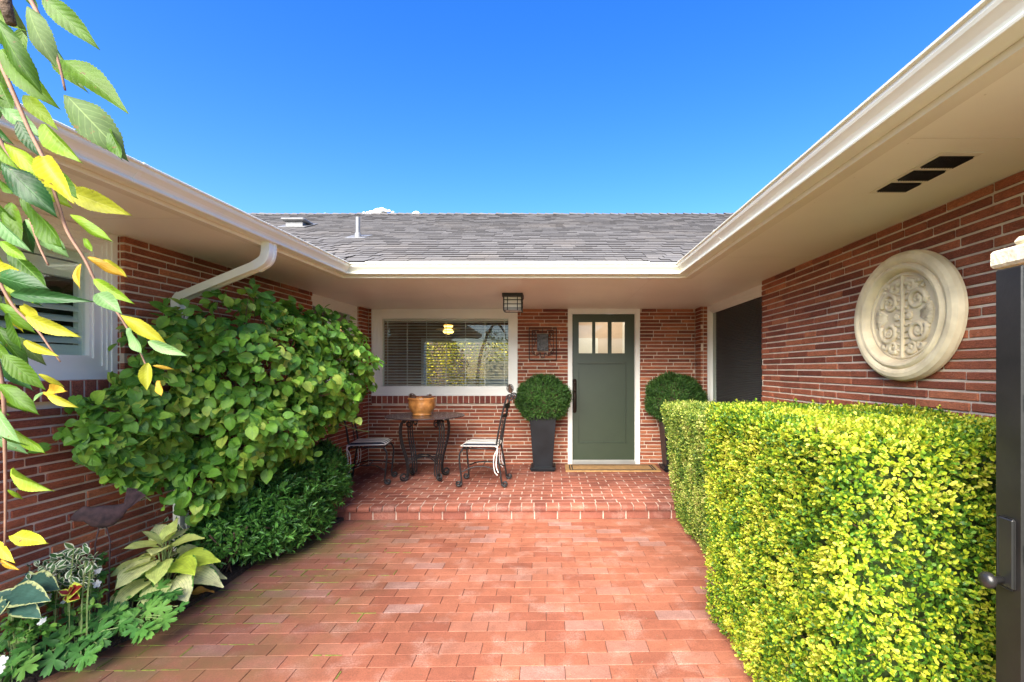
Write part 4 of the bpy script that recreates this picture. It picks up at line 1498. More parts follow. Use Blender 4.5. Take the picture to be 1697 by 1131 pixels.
# ------------------------------------------------------------------ chairs (built facing +x at the origin, seat height .44)
def m_stripe():
    t = NT('striped_canvas')
    oc = t.n('ShaderNodeTexCoord').outputs['Object']
    sx = t.n('ShaderNodeSeparateXYZ'); t.l(oc, sx.inputs[0])
    v = t.math('MULTIPLY', t.math('ABSOLUTE', sx.outputs[1]), 4.76)
    dk, lt = (.025, .027, .04), (.78, .76, .71)
    c = t.ramp(v, [(0, dk), (.09, lt), (.34, dk), (.48, lt), (.76, dk)], 'CONSTANT')
    return t.done(t.pbr(c, .85, t.bump(t.noise(300, 2, oc), .2, .002)))


M_STRIPE = m_stripe()
M_CANVAS = m_plain('white_piping', (.78, .76, .72), .8, .05)


def make_chair(label):
    t = thing('patio_chair', label, 'chair', (0, 0, 0), 'wrought iron chairs at the round table', world_children=False)
    V3 = Vector
    for sy in (-1, 1):
        y_ = sy * .185
        g = G()
        g.tube(spline([V3((.19, y_, .425)), V3((.225, y_ * 1.05, .36)), V3((.22, y_ * 1.07, .24)), V3((.205, y_ * 1.04, .10)), V3((.204, y_ * 1.04, .045))], 6), .0105, 6)
        g.tube(curl3(V3((.236, y_ * 1.04, .043)), V3((1, 0, 0)), Zv, .033, PI, 1.35, 1), [.012] * 14 + [.010] * 5, 6)
        g.build('leg', M_IRON, t, True)
        g = G()
        g.tube(spline([V3((-.18, y_, .43)), V3((-.20, y_, .33)), V3((-.225, y_ * 1.03, .18)), V3((-.245, y_ * 1.05, .045))], 6), .0105, 6)
        g.tube(curl3(V3((-.277, y_ * 1.05, .043)), V3((-1, 0, 0)), Zv, .033, PI, 1.35, 1), [.012] * 14 + [.010] * 5, 6)
        g.build('leg', M_IRON, t, True)
        g = G(); g.tube(spline([V3((.212, y_ * 1.04, .165)), V3((.08, y_ * .8, .215)), V3((-.08, y_ * .8, .215)), V3((-.226, y_ * 1.03, .165))], 6), .007, 6); g.build('stretcher', M_IRON, t, True)
        g = G(); top = V3((-.30, y_, 1.0))
        g.tube(spline([V3((-.18, y_, .43)), V3((-.195, y_, .55)), V3((-.235, y_, .75)), V3((-.275, y_, .92)), top], 6), .010, 6)
        g.tube(curl3(top + V3((-.035, 0, -.01)), V3((1, 0, 0)), Zv, .040, .2, 1.4, 1), .009, 6)
        g.tube(spline([V3((-.205, y_ * .72, .45)), V3((-.225, y_ * .72, .6)), V3((-.255, y_ * .72, .78))], 6), .006, 5)
        g.build('back_post', M_IRON, t, True)
    g = G(); g.tube(spline([V3((0, -.15, .215)), V3((0, 0, .205)), V3((0, .15, .215))], 4), .006, 5); g.build('stretcher', M_IRON, t, True)
    for (zz, hh, xx) in ((.79, .05, -.247), (.90, .07, -.272)):
        g = G(); n_ = 12; vs = []; fs = []
        for i in range(n_ + 1):
            yy = -.19 + .38 * i / n_; bow = .028 * math.sin(PI * i / n_); h_ = hh * (.55 + .45 * math.sin(PI * i / n_))
            vs += [(xx - bow, yy, zz - h_ / 2), (xx - bow - .006, yy, zz + h_ / 2), (xx - bow - .010, yy, zz + h_ / 2), (xx - bow - .004, yy, zz - h_ / 2)]
        for i in range(n_):
            for k_ in range(4): fs.append((i * 4 + k_, i * 4 + (k_ + 1) % 4, (i + 1) * 4 + (k_ + 1) % 4, (i + 1) * 4 + k_))
        g.add(vs, fs); g.build('back_slat', M_IRON, t)
    g = G(); g.tube(spline([V3((-.275, -.1, .83)), V3((-.28, -.05, .87)), V3((-.285, 0, .83)), V3((-.28, .05, .87)), V3((-.275, .1, .83))], 5), .006, 5); g.build('back_scroll', M_IRON, t, True)
    g = G()
    for a, b in ((( .19, -.19), (.19, .19)), ((-.18, -.19), (-.18, .19)), ((-.18, -.19), (.19, -.19)), ((-.18, .19), (.19, .19))):
        g.tube([V3((*a, .428)), V3((*b, .428))], .009, 6)
    for i in range(7):
        x_ = -.13 + i * .045; g.tube([V3((x_, -.19, .428)), V3((x_, .19, .428))], .0035, 4)
    g.build('seat_frame', M_IRON, t, True)
    # cushion
    nx, ny = 16, 16; vs, fs = [], []
    def sup(a): return math.copysign(abs(a) ** .55, a)
    for sgn in (1, -1):
        for i in range(nx + 1):
            for j in range(ny + 1):
                a, b = -1 + 2 * i / nx, -1 + 2 * j / ny
                r_ = max(abs(a), abs(b)); th = math.sqrt(max(0, 1 - r_ ** 6))
                puff = .024 * th * (1 - .15 * math.exp(-((a * 3) ** 2 + (b * 3) ** 2)))
                k2 = 1 - .045 * (a * a * b * b)
                vs.append((.005 + a * .205 * k2, b * .205 * k2, .462 + sgn * (puff + .0005) - .012 * max(0, a - .75) * 3))
    m_ = (nx + 1) * (ny + 1)
    for i in range(nx):
        for j in range(ny):
            a = i * (ny + 1) + j
            fs.append((a, a + ny + 1, a + ny + 2, a + 1)); fs.append((m_ + a, m_ + a + 1, m_ + a + ny + 2, m_ + a + ny + 1))
    cu = mk('cushion', vs, fs, M_STRIPE, t, True)
    g = G(); pp = [(.005 + x_ * .205, y_ * .205, .459) for x_, y_ in ((-1, -1), (0, -1), (1, -1), (1, 0), (1, 1), (0, 1), (-1, 1), (-1, 0), (-1, -1))]
    g.tube([V3(p_) for p_ in pp], .005, 5); g.build('piping', M_CANVAS, cu, True)
    for sy in (-1, 1):
        for k_ in (0, 1):
            g = G(); y_ = sy * .195
            pts_ = spline([V3((-.17 - .02 * k_, y_, .455)), V3((-.20, y_ + sy * .015, .43)), V3((-.19 + .03 * k_, y_ + sy * .02, .34)), V3((-.185 + .02 * k_, y_ + sy * .015, .24 - .05 * k_)), V3((-.21 + .01 * k_, y_ + sy * .02, .17 - .03 * k_))], 5)
            g.tube(pts_, .0065 if k_ == 0 else .005, 4); g.build('tie', M_CANVAS, cu)
    return t


def dup(root, loc, rz, label):
    r = root.copy(); COL.objects.link(r); r.location = loc; r.rotation_euler = (0, 0, rz); r['label'] = label
    for ch in list(root.children):
        c = ch.copy(); COL.objects.link(c); c.parent = r
        for gch in ch.children:
            d = gch.copy(); COL.objects.link(d); d.parent = c
    return r


ch1 = make_chair('black iron chair right of the table with a striped cushion and hanging white ties')
ch2 = dup(ch1, (-2.12, 5.5, PZ), math.radians(8), 'black iron chair left of the table with a striped cushion, half behind the climbing shrub')
ch1.location = (-.80, 5.43, PZ); ch1.rotation_euler = (0, 0, math.radians(178))
cone('pine_cone', 'rusty brown pine cone ornament on top of the right chair back', Vector((-.495, 5.62, PZ + 1.02)), (-.2, 0, 1), .11, mt=M_RUST)

# ------------------------------------------------------------------ bird ornament in the bed
bc = P(170, 857, 2.60)
bird = thing('bird_ornament', 'rusty metal bird ornament on thin legs standing by the left brick wall', 'ornament', (bc.x, bc.y, .03))
g = G()
up, fw = Zv, Vector((.62, .78, 0)).normalized()
sd = fw.cross(up)
pth = [(-.125, .02, .004), (-.105, .028, .020), (-.075, .035, .030), (-.045, .012, .038), (0, .0, .045), (.045, .0, .040), (.075, .010, .032), (.095, .028, .022), (.108, .045, .012)]
n_ = 12; vs, fs = [], []
for i, (a, b, r) in enumerate(pth):
    for k_ in range(n_):
        an = 2 * PI * k_ / n_
        vs.append(bc + fw * a + up * (b + r * 1.4 * math.sin(an)) + sd * (r * .6 * math.cos(an)))
for i in range(len(pth) - 1):
    for k_ in range(n_): fs.append((i * n_ + k_, i * n_ + (k_ + 1) % n_, (i + 1) * n_ + (k_ + 1) % n_, (i + 1) * n_ + k_))
fs += [tuple(range(n_)), tuple(range(len(vs) - n_, len(vs)))[::-1]]
g.add(vs, fs); g.build('body', M_RUST, bird, True)
for k_, (dx, dz) in enumerate(((-.03, 0.03), (.012, -.03), (-.012, .0))):
    g = G(); s0_ = bc + fw * .09 + up * .02
    e_ = bc + fw * (.155 + dx) + up * (.115 + dz * .6)
    w_ = (e_ - s0_).normalized().cross(sd) * .024
    g.add([s0_ - w_ * .4 + sd * (.002 + .004 * k_), s0_ + w_ * .4 + sd * (.002 + .004 * k_), e_ + w_ + sd * (.002 + .004 * k_), e_ - w_ + sd * (.002 + .004 * k_), s0_ - w_ * .4 - sd * .001, s0_ + w_ * .4 - sd * .001, e_ + w_ - sd * .001, e_ - w_ - sd * .001],
          [(0, 1, 2, 3), (7, 6, 5, 4), (0, 4, 5, 1), (1, 5, 6, 2), (2, 6, 7, 3), (3, 7, 4, 0)])
    g.build('tail_feather', M_RUST, bird)
for s_ in (-1, 1):
    g = G(); g.tube([bc + fw * (.01 * s_) - up * .03, bc + fw * .03 * s_ - up * .14, Vector((bc.x + .03 * s_, bc.y, .0))], .004, 5); g.build('leg', M_RUST, bird)

# ------------------------------------------------------------------ hedges
M_HEDGE = m_leaf('golden_box_leaf', HEDGE_STOPS, rough=.38, trans=.38, clump=.42, cscale=4.5)
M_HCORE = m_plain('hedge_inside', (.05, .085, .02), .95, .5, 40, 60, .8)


def box_samples(x0, x1, y0, y1, z0, z1, dens, lean=0.0, skip=()):
    """points and outward normals on a soft-edged box; dens per m2"""
    ps, ns = [], []
    fcs = {'-x': ((y1 - y0) * (z1 - z0)), '+x': ((y1 - y0) * (z1 - z0)), '-y': ((x1 - x0) * (z1 - z0)), '+y': ((x1 - x0) * (z1 - z0)), '+z': ((x1 - x0) * (y1 - y0))}
    for f, A_ in fcs.items():
        if f in skip: continue
        n = int(A_ * dens * (0.35 if f in ('+x', '+y') else 1))
        a, b = NR.uniform(0, 1, n), NR.uniform(0, 1, n)
        p = np.zeros((n, 3)); nn = np.zeros((n, 3))
        if f[1] == 'x':
            p[:, 0] = x0 if f[0] == '-' else x1; p[:, 1] = y0 + a * (y1 - y0); p[:, 2] = z0 + b * (z1 - z0); nn[:, 0] = -1 if f[0] == '-' else 1
        elif f[1] == 'y':
            p[:, 1] = y0 if f[0] == '-' else y1; p[:, 0] = x0 + a * (x1 - x0); p[:, 2] = z0 + b * (z1 - z0); nn[:, 1] = -1 if f[0] == '-' else 1
        else:
            p[:, 2] = z1; p[:, 0] = x0 + a * (x1 - x0); p[:, 1] = y0 + b * (y1 - y0); nn[:, 2] = 1
        ps.append(p); ns.append(nn)
    p, n = np.concatenate(ps), np.concatenate(ns)
    # round edges: pull towards a rounded box
    c = np.array([(x0 + x1) / 2, (y0 + y1) / 2, (z0 + z1) / 2]); h = np.array([(x1 - x0) / 2, (y1 - y0) / 2, (z1 - z0) / 2])
    rr = .05
    q = p - c; core = np.clip(q, -(h - rr), (h - rr)); core[:, 2] = np.where(q[:, 2] < 0, q[:, 2], core[:, 2])
    d = q - core; L = np.linalg.norm(d, axis=1, keepdims=True) + 1e-9
    n = d / L
    p = c + core + n * rr
    # uneven clipping
    wob = .008 * np.sin(p[:, 0] * 7 + p[:, 2] * 5) + .008 * np.sin(p[:, 1] * 9.3 + p[:, 2] * 8.1 + 1) + .006 * np.sin(p[:, 0] * 21 + p[:, 1] * 17 + p[:, 2] * 19)
    p = p + n * wob[:, None]
    if lean:
        p[:, 0] += lean * np.clip(1 - p[:, 2] / z1, 0, 1) * (p[:, 0] < (x0 + x1) / 2)
    return p, n


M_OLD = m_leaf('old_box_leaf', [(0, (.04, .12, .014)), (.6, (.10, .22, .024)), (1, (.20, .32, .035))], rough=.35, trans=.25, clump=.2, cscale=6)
M_HEDGE2 = m_leaf('box_leaf', [(0, (.05, .12, .02)), (.3, (.12, .22, .03)), (.55, (.26, .36, .05)), (.8, (.44, .50, .08)), (1, (.66, .64, .20))], rough=.38, trans=.32, clump=.35, cscale=5)


def hedge(label, bx, dens, lsz, lean, seed):
    t = thing('hedge', label, 'hedge', ((bx[0] + bx[1]) / 2, (bx[2] + bx[3]) / 2, .03))
    p, n = box_samples(*bx, dens, lean)
    depth = -np.abs(NR.normal(0, .018, len(p))) + .006
    stray = NR.uniform(0, 1, len(p)) < .03
    depth[stray] += NR.uniform(0, .035, stray.sum())
    p = p + n * depth[:, None]
    p = p[p[:, 2] > .02]; n = n[-len(p):] if False else n
    n = n[:len(p)] if len(n) != len(p) else n
    ax = n + NR.normal(0, .38, n.shape) + [0, 0, .45]
    ps, ds, ns, ss = sprigs(p, ax, 6, lsz * 1.3, lsz, .95)
    stuff(leaves('foliage', SMALL, ps, ds, ns, ss, M_HEDGE if seed == 1 else M_HEDGE2, t))
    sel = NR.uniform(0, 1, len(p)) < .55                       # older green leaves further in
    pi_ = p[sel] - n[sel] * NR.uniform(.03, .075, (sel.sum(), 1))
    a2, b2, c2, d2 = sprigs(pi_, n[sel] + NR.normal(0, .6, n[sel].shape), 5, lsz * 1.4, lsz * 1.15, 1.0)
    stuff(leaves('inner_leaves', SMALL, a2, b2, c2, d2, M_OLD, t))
    g = G()
    for i in range(260):
        k3 = NR.integers(0, len(p)); e_ = Vector(p[k3] + n[k3] * .004); b_ = Vector(p[k3] - n[k3] * .10) - Vector((0, 0, .07))
        g.tube([b_, (b_ + e_) / 2 + Vector((.006, .004, -.008)), e_], .0016, 4)
    stuff(g.build('twigs', M_TWIG, t))
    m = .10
    g = G(); g.box(bx[0] + m + lean * .6, bx[1] - m, bx[2] + m, bx[3] - m, .0, bx[5] - m); g.build('inner_core', M_HCORE, t)  # solid core added to block light inside the hedge
    g = G()
    for i in range(9):
        a, b = R.uniform(bx[0] + .2, bx[1] - .2), R.uniform(bx[2] + .2, bx[3] - .2)
        g.tube([(a, b, -.02), (a + R.uniform(-.05, .05), b + R.uniform(-.05, .05), .3)], .015, 5)
    g.build('trunk', M_BARK, t)
    return t


hedge('clipped golden box hedge nearest the camera, beside the black gate', (.89, 1.86, 1.47, 2.76, .03, 1.215), 3600, .0185, 0.03, 1)
hedge('lower clipped box hedge further back, reaching to the porch step', (1.02, 1.86, 2.79, 4.46, .03, 1.105), 3000, .0175, 0.16, 2)

# ------------------------------------------------------------------ climbing shrub and dark undergrowth at the left
M_HYD = m_leaf('heart_leaf', [(0, (.06, .17, .02)), (.35, (.11, .28, .03)), (.7, (.19, .40, .045)), (.93, (.30, .50, .06)), (1, (.42, .54, .09))], rough=.4, trans=.3, clump=.25, cscale=2.5, vein=(.18, .30, .09), vein_n=4)
hyd = thing('climbing_shrub', 'large green shrub with heart shaped leaves sprawling up the left brick wall', 'shrub', (-2.35, 3.45, .03))
ELL = [((-2.20, 4.18, 1.43), (.52, .60, .50), 1.0), ((-2.28, 3.60, 1.50), (.42, .65, .50), .9), ((-2.45, 3.12, 1.42), (.22, .42, .42), .6), ((-2.50, 2.80, 1.10), (.20, .36, .26), .45),
       ((-2.22, 3.60, 1.02), (.38, .55, .34), .7), ((-2.50, 3.08, .86), (.16, .36, .16), .25), ((-2.34, 3.25, .70), (.20, .35, .20), .25)]
wgt = np.array([e[2] for e in ELL]); wgt /= wgt.sum()
N = 6600
idx = NR.choice(len(ELL), N, p=wgt)
cen = np.array([e[0] for e in ELL])[idx]; rad = np.array([e[1] for e in ELL])[idx]
q = NR.normal(0, 1, (N, 3)); q /= np.linalg.norm(q, axis=1, keepdims=True)
flip = (q[:, 0] < -.25); q[flip, 0] *= -1
lump = 1 + .17 * np.sin(cen[:, 1] * 3 + q[:, 2] * 7 + q[:, 1] * 6) + .09 * np.sin(q[:, 0] * 13 + q[:, 2] * 11)
pos = cen + q * rad * (lump * NR.uniform(.80, 1.0, N))[:, None]
inside = np.zeros(N, bool)
for (c_, r_, w_) in ELL:
    dd = (((pos - np.array(c_)) / np.array(r_)) ** 2).sum(1)
    inside |= dd < .42
wallx = XL - (YB - pos[:, 1]) * CANT + .03
ok = (~inside) & (pos[:, 0] > wallx) & (pos[:, 2] > .45)
pos, q = pos[ok], q[ok]; N = len(pos)
nrm = q + NR.normal(0, .50, q.shape) + [.15, -.2, .5]
dr = NR.normal(0, .75, q.shape) + q * .4 + [0.1, -.15, -.5]
sz = NR.triangular(.030, .055, .098, N)
camd = np.linalg.norm(pos - np.array([0, 0, EYE]), axis=1)
front = np.argsort(-(sz / camd) * (1 + .8 * (q[:, 1] < 0)) * (q[:, 2] > -.4))
ind = front[:300]; msk = np.ones(N, bool); msk[ind] = False
lm = leaf_mesh('leaf', ROUND, M_HYD)
for i in ind:
    leaf_obj('leaf', lm, Vector(pos[i]), dr[i], nrm[i], float(sz[i]), hyd).matrix_parent_inverse = Matrix.Translation(-hyd.location)
stuff(leaves('foliage', ROUND, pos[msk], dr[msk], nrm[msk], sz[msk], M_HYD, hyd))
g = G()
tr = [(-2.42, 3.42, -.02), (-2.40, 3.44, .35), (-2.36, 3.48, .7), (-2.30, 3.62, 1.0), (-2.25, 3.8, 1.3)]
g.tube(spline(tr, 5), [.045 - .0012 * i for i in range(21)], 8)
g.tube(spline([(-2.44, 3.36, -.02), (-2.47, 3.30, .35), (-2.45, 3.2, .75), (-2.46, 3.0, 1.1)], 5), .022, 7)
g.tube(spline([(-2.40, 3.5, -.02), (-2.33, 3.62, .4), (-2.2, 3.95, .85), (-2.1, 4.4, 1.3)], 5), .026, 7)
hyd_tr = g.build('trunk', M_BARK, hyd, True)
g = G()
for i in range(150):
    j = R.randrange(N); e = Vector(pos[j]); b = Vector((-2.35 + R.uniform(-.08, .1), 3.3 + R.uniform(0, .9), R.uniform(.75, 1.35)))
    mid = (e + b) / 2 + Vector((R.uniform(-.04, .04), R.uniform(-.04, .04), R.uniform(-.02, .08)))
    g.tube(spline([b, mid, e], 4), [.006 - .0005 * k_ for k_ in range(9)], 4)
g.build('twigs', M_TWIG, hyd)
# long loose shoots
g = G()
for a, b, c in (((430, 640, 3.7), (470, 700, 3.6), (480, 735, 3.55)), ((560, 700, 4.4), (590, 712, 4.5), (612, 716, 4.6)), ((170, 760, 2.7), (145, 765, 2.65), (125, 772, 2.6)), ((250, 830, 2.95), (215, 800, 2.9), (200, 770, 2.85))):
    g.tube(spline([P(*a), P(*b), P(*c)], 4), .004, 4)
g.build('shoots', M_STEM, hyd)

M_DARK = m_leaf('glossy_dark_leaf', [(0, (.025, .085, .016)), (.5, (.06, .18, .028)), (.85, (.10, .27, .045)), (1, (.17, .38, .065))], rough=.3, trans=.18, clump=.25, cscale=5)


def low_shrub(label, ells, n, lsz, nl=9, tw=.07):
    t = thing('evergreen_shrub', label, 'shrub', (ells[0][0][0], ells[0][0][1], .03))
    ps_, ns_ = [], []
    for (c_, r_) in ells:
        m_ = int(n / len(ells))
        q = NR.normal(0, 1, (m_, 3)); q /= np.linalg.norm(q, axis=1, keepdims=True); q[:, 2] = np.abs(q[:, 2]) * 1.2 - .35
        p_ = np.array(c_) + q * np.array(r_) * NR.uniform(.65, 1.0, (m_, 1)) * (1 + .1 * np.sin(q[:, 0] * 9 + q[:, 1] * 8))[:, None]
        ps_.append(p_); ns_.append(q)
    p_, q = np.concatenate(ps_), np.concatenate(ns_)
    wallx = XL - (YB - p_[:, 1]) * CANT + .04
    ok = (p_[:, 2] > .03) & (p_[:, 0] > wallx)
    p_, q = p_[ok], q[ok]
    ax = q + NR.normal(0, .4, q.shape) + [0.05, -.1, .35]
    a, b, c, d = sprigs(p_, ax, nl, tw, lsz, 1.05)
    stuff(leaves('foliage', NARROW if lsz < .07 else NARROW, a, b, c, d, M_DARK, t))
    g = G()
    for (c_, r_) in ells:
        for i in range(7):
            g.tube(spline([(c_[0] + R.uniform(-.08, .08), c_[1] + R.uniform(-.1, .1), -.02), (c_[0] + R.uniform(-.6, .6) * r_[0], c_[1] + R.uniform(-.6, .6) * r_[1], c_[2] * .8), (c_[0] + R.uniform(-.9, .9) * r_[0], c_[1] + R.uniform(-.9, .9) * r_[1], c_[2] + .4 * r_[2])], 4), .006, 4)
    g.build('stems', M_BARK, t)
    return t


low_shrub('dark glossy evergreen shrub spreading below the climbing shrub beside the porch step', [((-2.20, 4.16, .38), (.30, .36, .44)), ((-2.20, 3.75, .34), (.30, .45, .42)), ((-2.16, 4.42, .40), (.22, .22, .36)), ((-2.16, 3.95, .16), (.24, .45, .2))], 2900, .056)
low_shrub('dark low evergreen shrub behind the cream leaved hosta, spilling to the patio', [((-2.28, 3.36, .24), (.22, .30, .28)), ((-2.14, 3.62, .2), (.20, .30, .26))], 1200, .052)

# ------------------------------------------------------------------ hosta with cream leaves
M_HOSTA = m_leaf('cream_hosta_leaf', [(0, (.58, .64, .17)), (.45, (.74, .76, .32)), (.8, (.80, .80, .46)), (1, (.48, .60, .06))], rough=.45, trans=.35, streak=(.28, .42, .07), edge=(.09, .24, .04), edge_at=.97)
M_HOSTA2 = m_leaf('blue_hosta_leaf', [(0, (.06, .15, .11)), (1, (.09, .20, .15))], rough=.5, trans=.15, streak=(.05, .12, .09), edge=(.62, .68, .30), edge_at=.80)
HC = Vector((-2.33, 2.84, .05))
hos = thing('hosta', 'hosta with large cream yellow leaves at the edge of the brick paving', 'plant', tuple(HC))
lmh = leaf_mesh('leaf', HOSTA, M_HOSTA)


def px_leaf(name, me, b, t, D0, D1, n, wid, parent, L3=1.0):
    """leaf from base point to tip point (photo points at distances D0 and D1)"""
    D1 = D0 + max(-.04, min(.04, D1 - D0))
    a, c = P(*b, D0), P(*t, D1)
    d = c - a
    L = d.length * L3
    o = leaf_obj(name, me, a, d, n, (L * wid, L, L), parent)
    if parent.type == 'EMPTY':
        o.matrix_parent_inverse = Matrix.Translation(-parent.location)
    return o


for (nl, r0, hz_, dz, ln_, ph) in ((10, .125, .20, -.30, .185, .2), (9, .085, .30, -.12, .175, .55), (5, .045, .385, .35, .14, .1), (3, .015, .40, 1.1, .12, .9)):
    for i in range(nl):
        a_ = 2 * PI * (i + ph + R.uniform(-.18, .18)) / nl
        o_ = Vector((math.cos(a_), math.sin(a_), 0))
        if o_.x < -.5: o_.x *= .7
        b_ = HC + o_ * r0 + Vector((0, 0, hz_ - .05 + R.uniform(-.02, .02)))
        d_ = Vector((o_.x, o_.y - .12, dz + R.uniform(-.12, .12))).normalized()
        n_ = Vector((-o_.x * dz * .5, -o_.y * dz * .5 - .35, 1)) + Vector((R.uniform(-.2, .2), R.uniform(-.2, .2), 0))
        L_ = ln_ * R.uniform(1.0, 1.25)
        o2 = leaf_obj('leaf', lmh, b_, d_, n_, (L_ * R.uniform(1.15, 1.4), L_, L_), hos)
        o2.matrix_parent_inverse = Matrix.Translation(-hos.location)
        g = G(); g.tube(spline([HC + Vector((R.uniform(-.02, .02), R.uniform(-.02, .02), -.03)), HC + o_ * r0 * .5 + Vector((0, 0, hz_ * .6)), b_], 4), .004, 5); g.build('stalk', M_STEM, hos)

h2 = thing('hosta', 'blue green hosta with cream edged leaves at the left edge of the photo', 'plant', tuple(P(30, 1075, 2.25)))
h2.location.z = .03
lm2 = leaf_mesh('leaf', HOSTA, M_HOSTA2)
for (b, t, w_, D0, D1) in (((52, 962), (-6, 958), .95, 2.4, 2.3), ((18, 985), (70, 990), 1.0, 2.25, 2.2), ((45, 965), (88, 972), 1.1, 2.38, 2.34), ((35, 985), (-20, 990), .9, 2.3, 2.2), ((72, 1000), (32, 1004), .95, 2.3, 2.15), ((10, 1000), (-25, 1040), 1.0, 2.2, 2.1), ((25, 1000), (60, 1020), .9, 2.25, 2.15)):
    px_leaf('leaf', lm2, b, t, D0, D1, Vector((.0, -.7, .8)), w_, h2, 1.1)
for i in range(4):
    g = G(); g.tube(spline([h2.location, P(20 + 12 * i, 1020, 2.3), P(22 + 12 * i, 985, 2.3)], 4), .005, 5); g.build('stalk', M_STEM, h2)


# ------------------------------------------------------------------ geraniums with lobed leaves
def lobed(nl=5, teeth=3):
    V = [(0, 0, 0)]; UV = [(0, .5)]; F_ = []
    n = nl * 8
    a0, a1 = math.radians(-60), math.radians(240)
    for i in range(n + 1):
        a = a0 + (a1 - a0) * i / n
        ph = i % 8
        r = (.36, .72, .98, .86, 1.04, .86, .98, .72)[ph]
        r *= .52 * (1 + .1 * math.sin(a))
        V.append((r * math.cos(a), .28 + r * math.sin(a) * .95, -.16 * r * r + .035 * math.cos(ph / 8 * 2 * PI))); UV.append((r * 2, .5 + .5 * math.cos(a)))
    V[0] = (0, .24, .03)
    for i in range(n): F_.append((0, i + 1, i + 2))
    return np.array(V), np.array(F_), np.array(UV)


LOBED = lobed()
M_GER = m_leaf('geranium_leaf', [(0, (.04, .14, .03)), (.6, (.08, .24, .045)), (1, (.15, .33, .06))], rough=.5, trans=.25, clump=.1)
lmg = leaf_mesh('leaf', LOBED, M_GER)


def geranium(label, pts, base):
    t = thing('geranium', label, 'plant', base)
    for (x_, y_, D_, s_) in pts:
        p_ = P(x_, y_, D_)
        rd = R.uniform(0, 6.28)
        d = Vector((math.cos(rd), math.sin(rd) * .8 - .4, R.uniform(-.3, .1)))
        o = leaf_obj('leaf', lmg, p_, d, Vector((R.uniform(-.3, .4), -.95 + R.uniform(-.3, .3), 1)), s_, t)
        o.matrix_parent_inverse = Matrix.Translation(-t.location)
        g = G(); g.tube(spline([Vector((p_.x * .5 + base[0] * .5, p_.y * .5 + base[1] * .5, .03)), (p_ + Vector((base[0], base[1], .1))) / 2, p_], 3), .0025, 4)
        g.build('stalk', M_STEM, t)
    return t


def spread(poly_px, n, D_of, s=(.085, .13)):
    out = []
    xs = [p[0] for p in poly_px]; ys = [p[1] for p in poly_px]
    def inside(x, y):
        c = False; j = len(poly_px) - 1
        for i in range(len(poly_px)):
            xi, yi = poly_px[i]; xj, yj = poly_px[j]
            if (yi > y) != (yj > y) and x < (xj - xi) * (y - yi) / (yj - yi) + xi: c = not c
            j = i
        return c
    while len(out) < n:
        x, y = R.uniform(min(xs), max(xs)), R.uniform(min(ys), max(ys))
        if inside(x, y): out.append((x, y, D_of(x, y), R.uniform(*s)))
    return out


geranium('green geranium with lobed leaves spreading onto the paving in front of the cream hosta', spread([(165, 975), (215, 960), (300, 975), (300, 1010), (235, 1050), (190, 1040)], 34, lambda x, y: 2.40 + (1040 - y) * .0045), (-2.32, 2.55, .03))
geranium('green geranium with lobed leaves along the paving edge, second from the left edge', spread([(75, 1090), (130, 1010), (190, 1010), (210, 1040), (130, 1095)], 26, lambda x, y: 2.22 + (1085 - y) * .004), (-2.35, 2.35, .03))
geranium('green geranium with lobed leaves in the bottom left corner', spread([(-20, 1110), (-20, 1040), (60, 1035), (70, 1075), (30, 1115)], 26, lambda x, y: 2.1 + (1110 - y) * .004), (-2.45, 2.15, .03))
geranium('small geranium clump against the wall between bird and hosta', spread([(130, 935), (185, 910), (190, 945), (140, 960)], 12, lambda x, y: 2.66, (.06, .09)), (-2.52, 2.6, .03))

# variegated periwinkle
M_VINCA = m_leaf('variegated_leaf', [(0, (.04, .11, .03)), (1, (.08, .17, .05))], trans=.2, edge=(.65, .68, .50), edge_at=.62)
vin = thing('periwinkle', 'trailing plant with small white edged leaves at the foot of the left wall', 'plant', (-2.5, 2.55, .03))
sp_ = spread([(25, 940), (60, 925), (140, 905), (165, 930), (160, 965), (110, 985), (60, 960)], 210, lambda x, y: R.uniform(2.38, 2.62), (.03, .055)) + spread([(255, 870), (300, 860), (300, 900), (270, 900)], 40, lambda x, y: 3.05, (.03, .045))
pv = np.array([tuple(P(x, y, D)) for x, y, D, s in sp_]); N = len(pv)
wallx = XL - (YB - pv[:, 1]) * CANT + .02; pv[:, 0] = np.maximum(pv[:, 0], wallx)
VT = leaf_grid(prof([(0, .04), (.2, .22), (.5, .28), (.8, .16), (1, .01)]), 4, 4, .2, .1)
stuff(leaves('foliage', VT, pv, NR.normal(0, 1, (N, 3)) + [0, -.3, .1], NR.normal(0, .4, (N, 3)) + [.2, -.5, .9], np.array([s[3] for s in sp_]), M_VINCA, vin))
g = G()
for i in range(18):
    j = R.randrange(N - 45); e = Vector(pv[j]); g.tube(spline([(e.x * .98 - .02, e.y - .05, .02), (e.x, e.y - .02, e.z * .6), e], 3), .002, 4)
g.build('stems', M_STEM, vin)

# busy lizzies: small green leaves and white flowers
M_IMP = m_leaf('busy_lizzie_leaf', [(0, (.05, .15, .025)), (.6, (.10, .26, .04)), (1, (.20, .38, .06))], trans=.3)
M_PETAL = m_leaf('white_petal', [(0, (.8, .8, .82)), (1, (.9, .9, .9))], trans=.3)


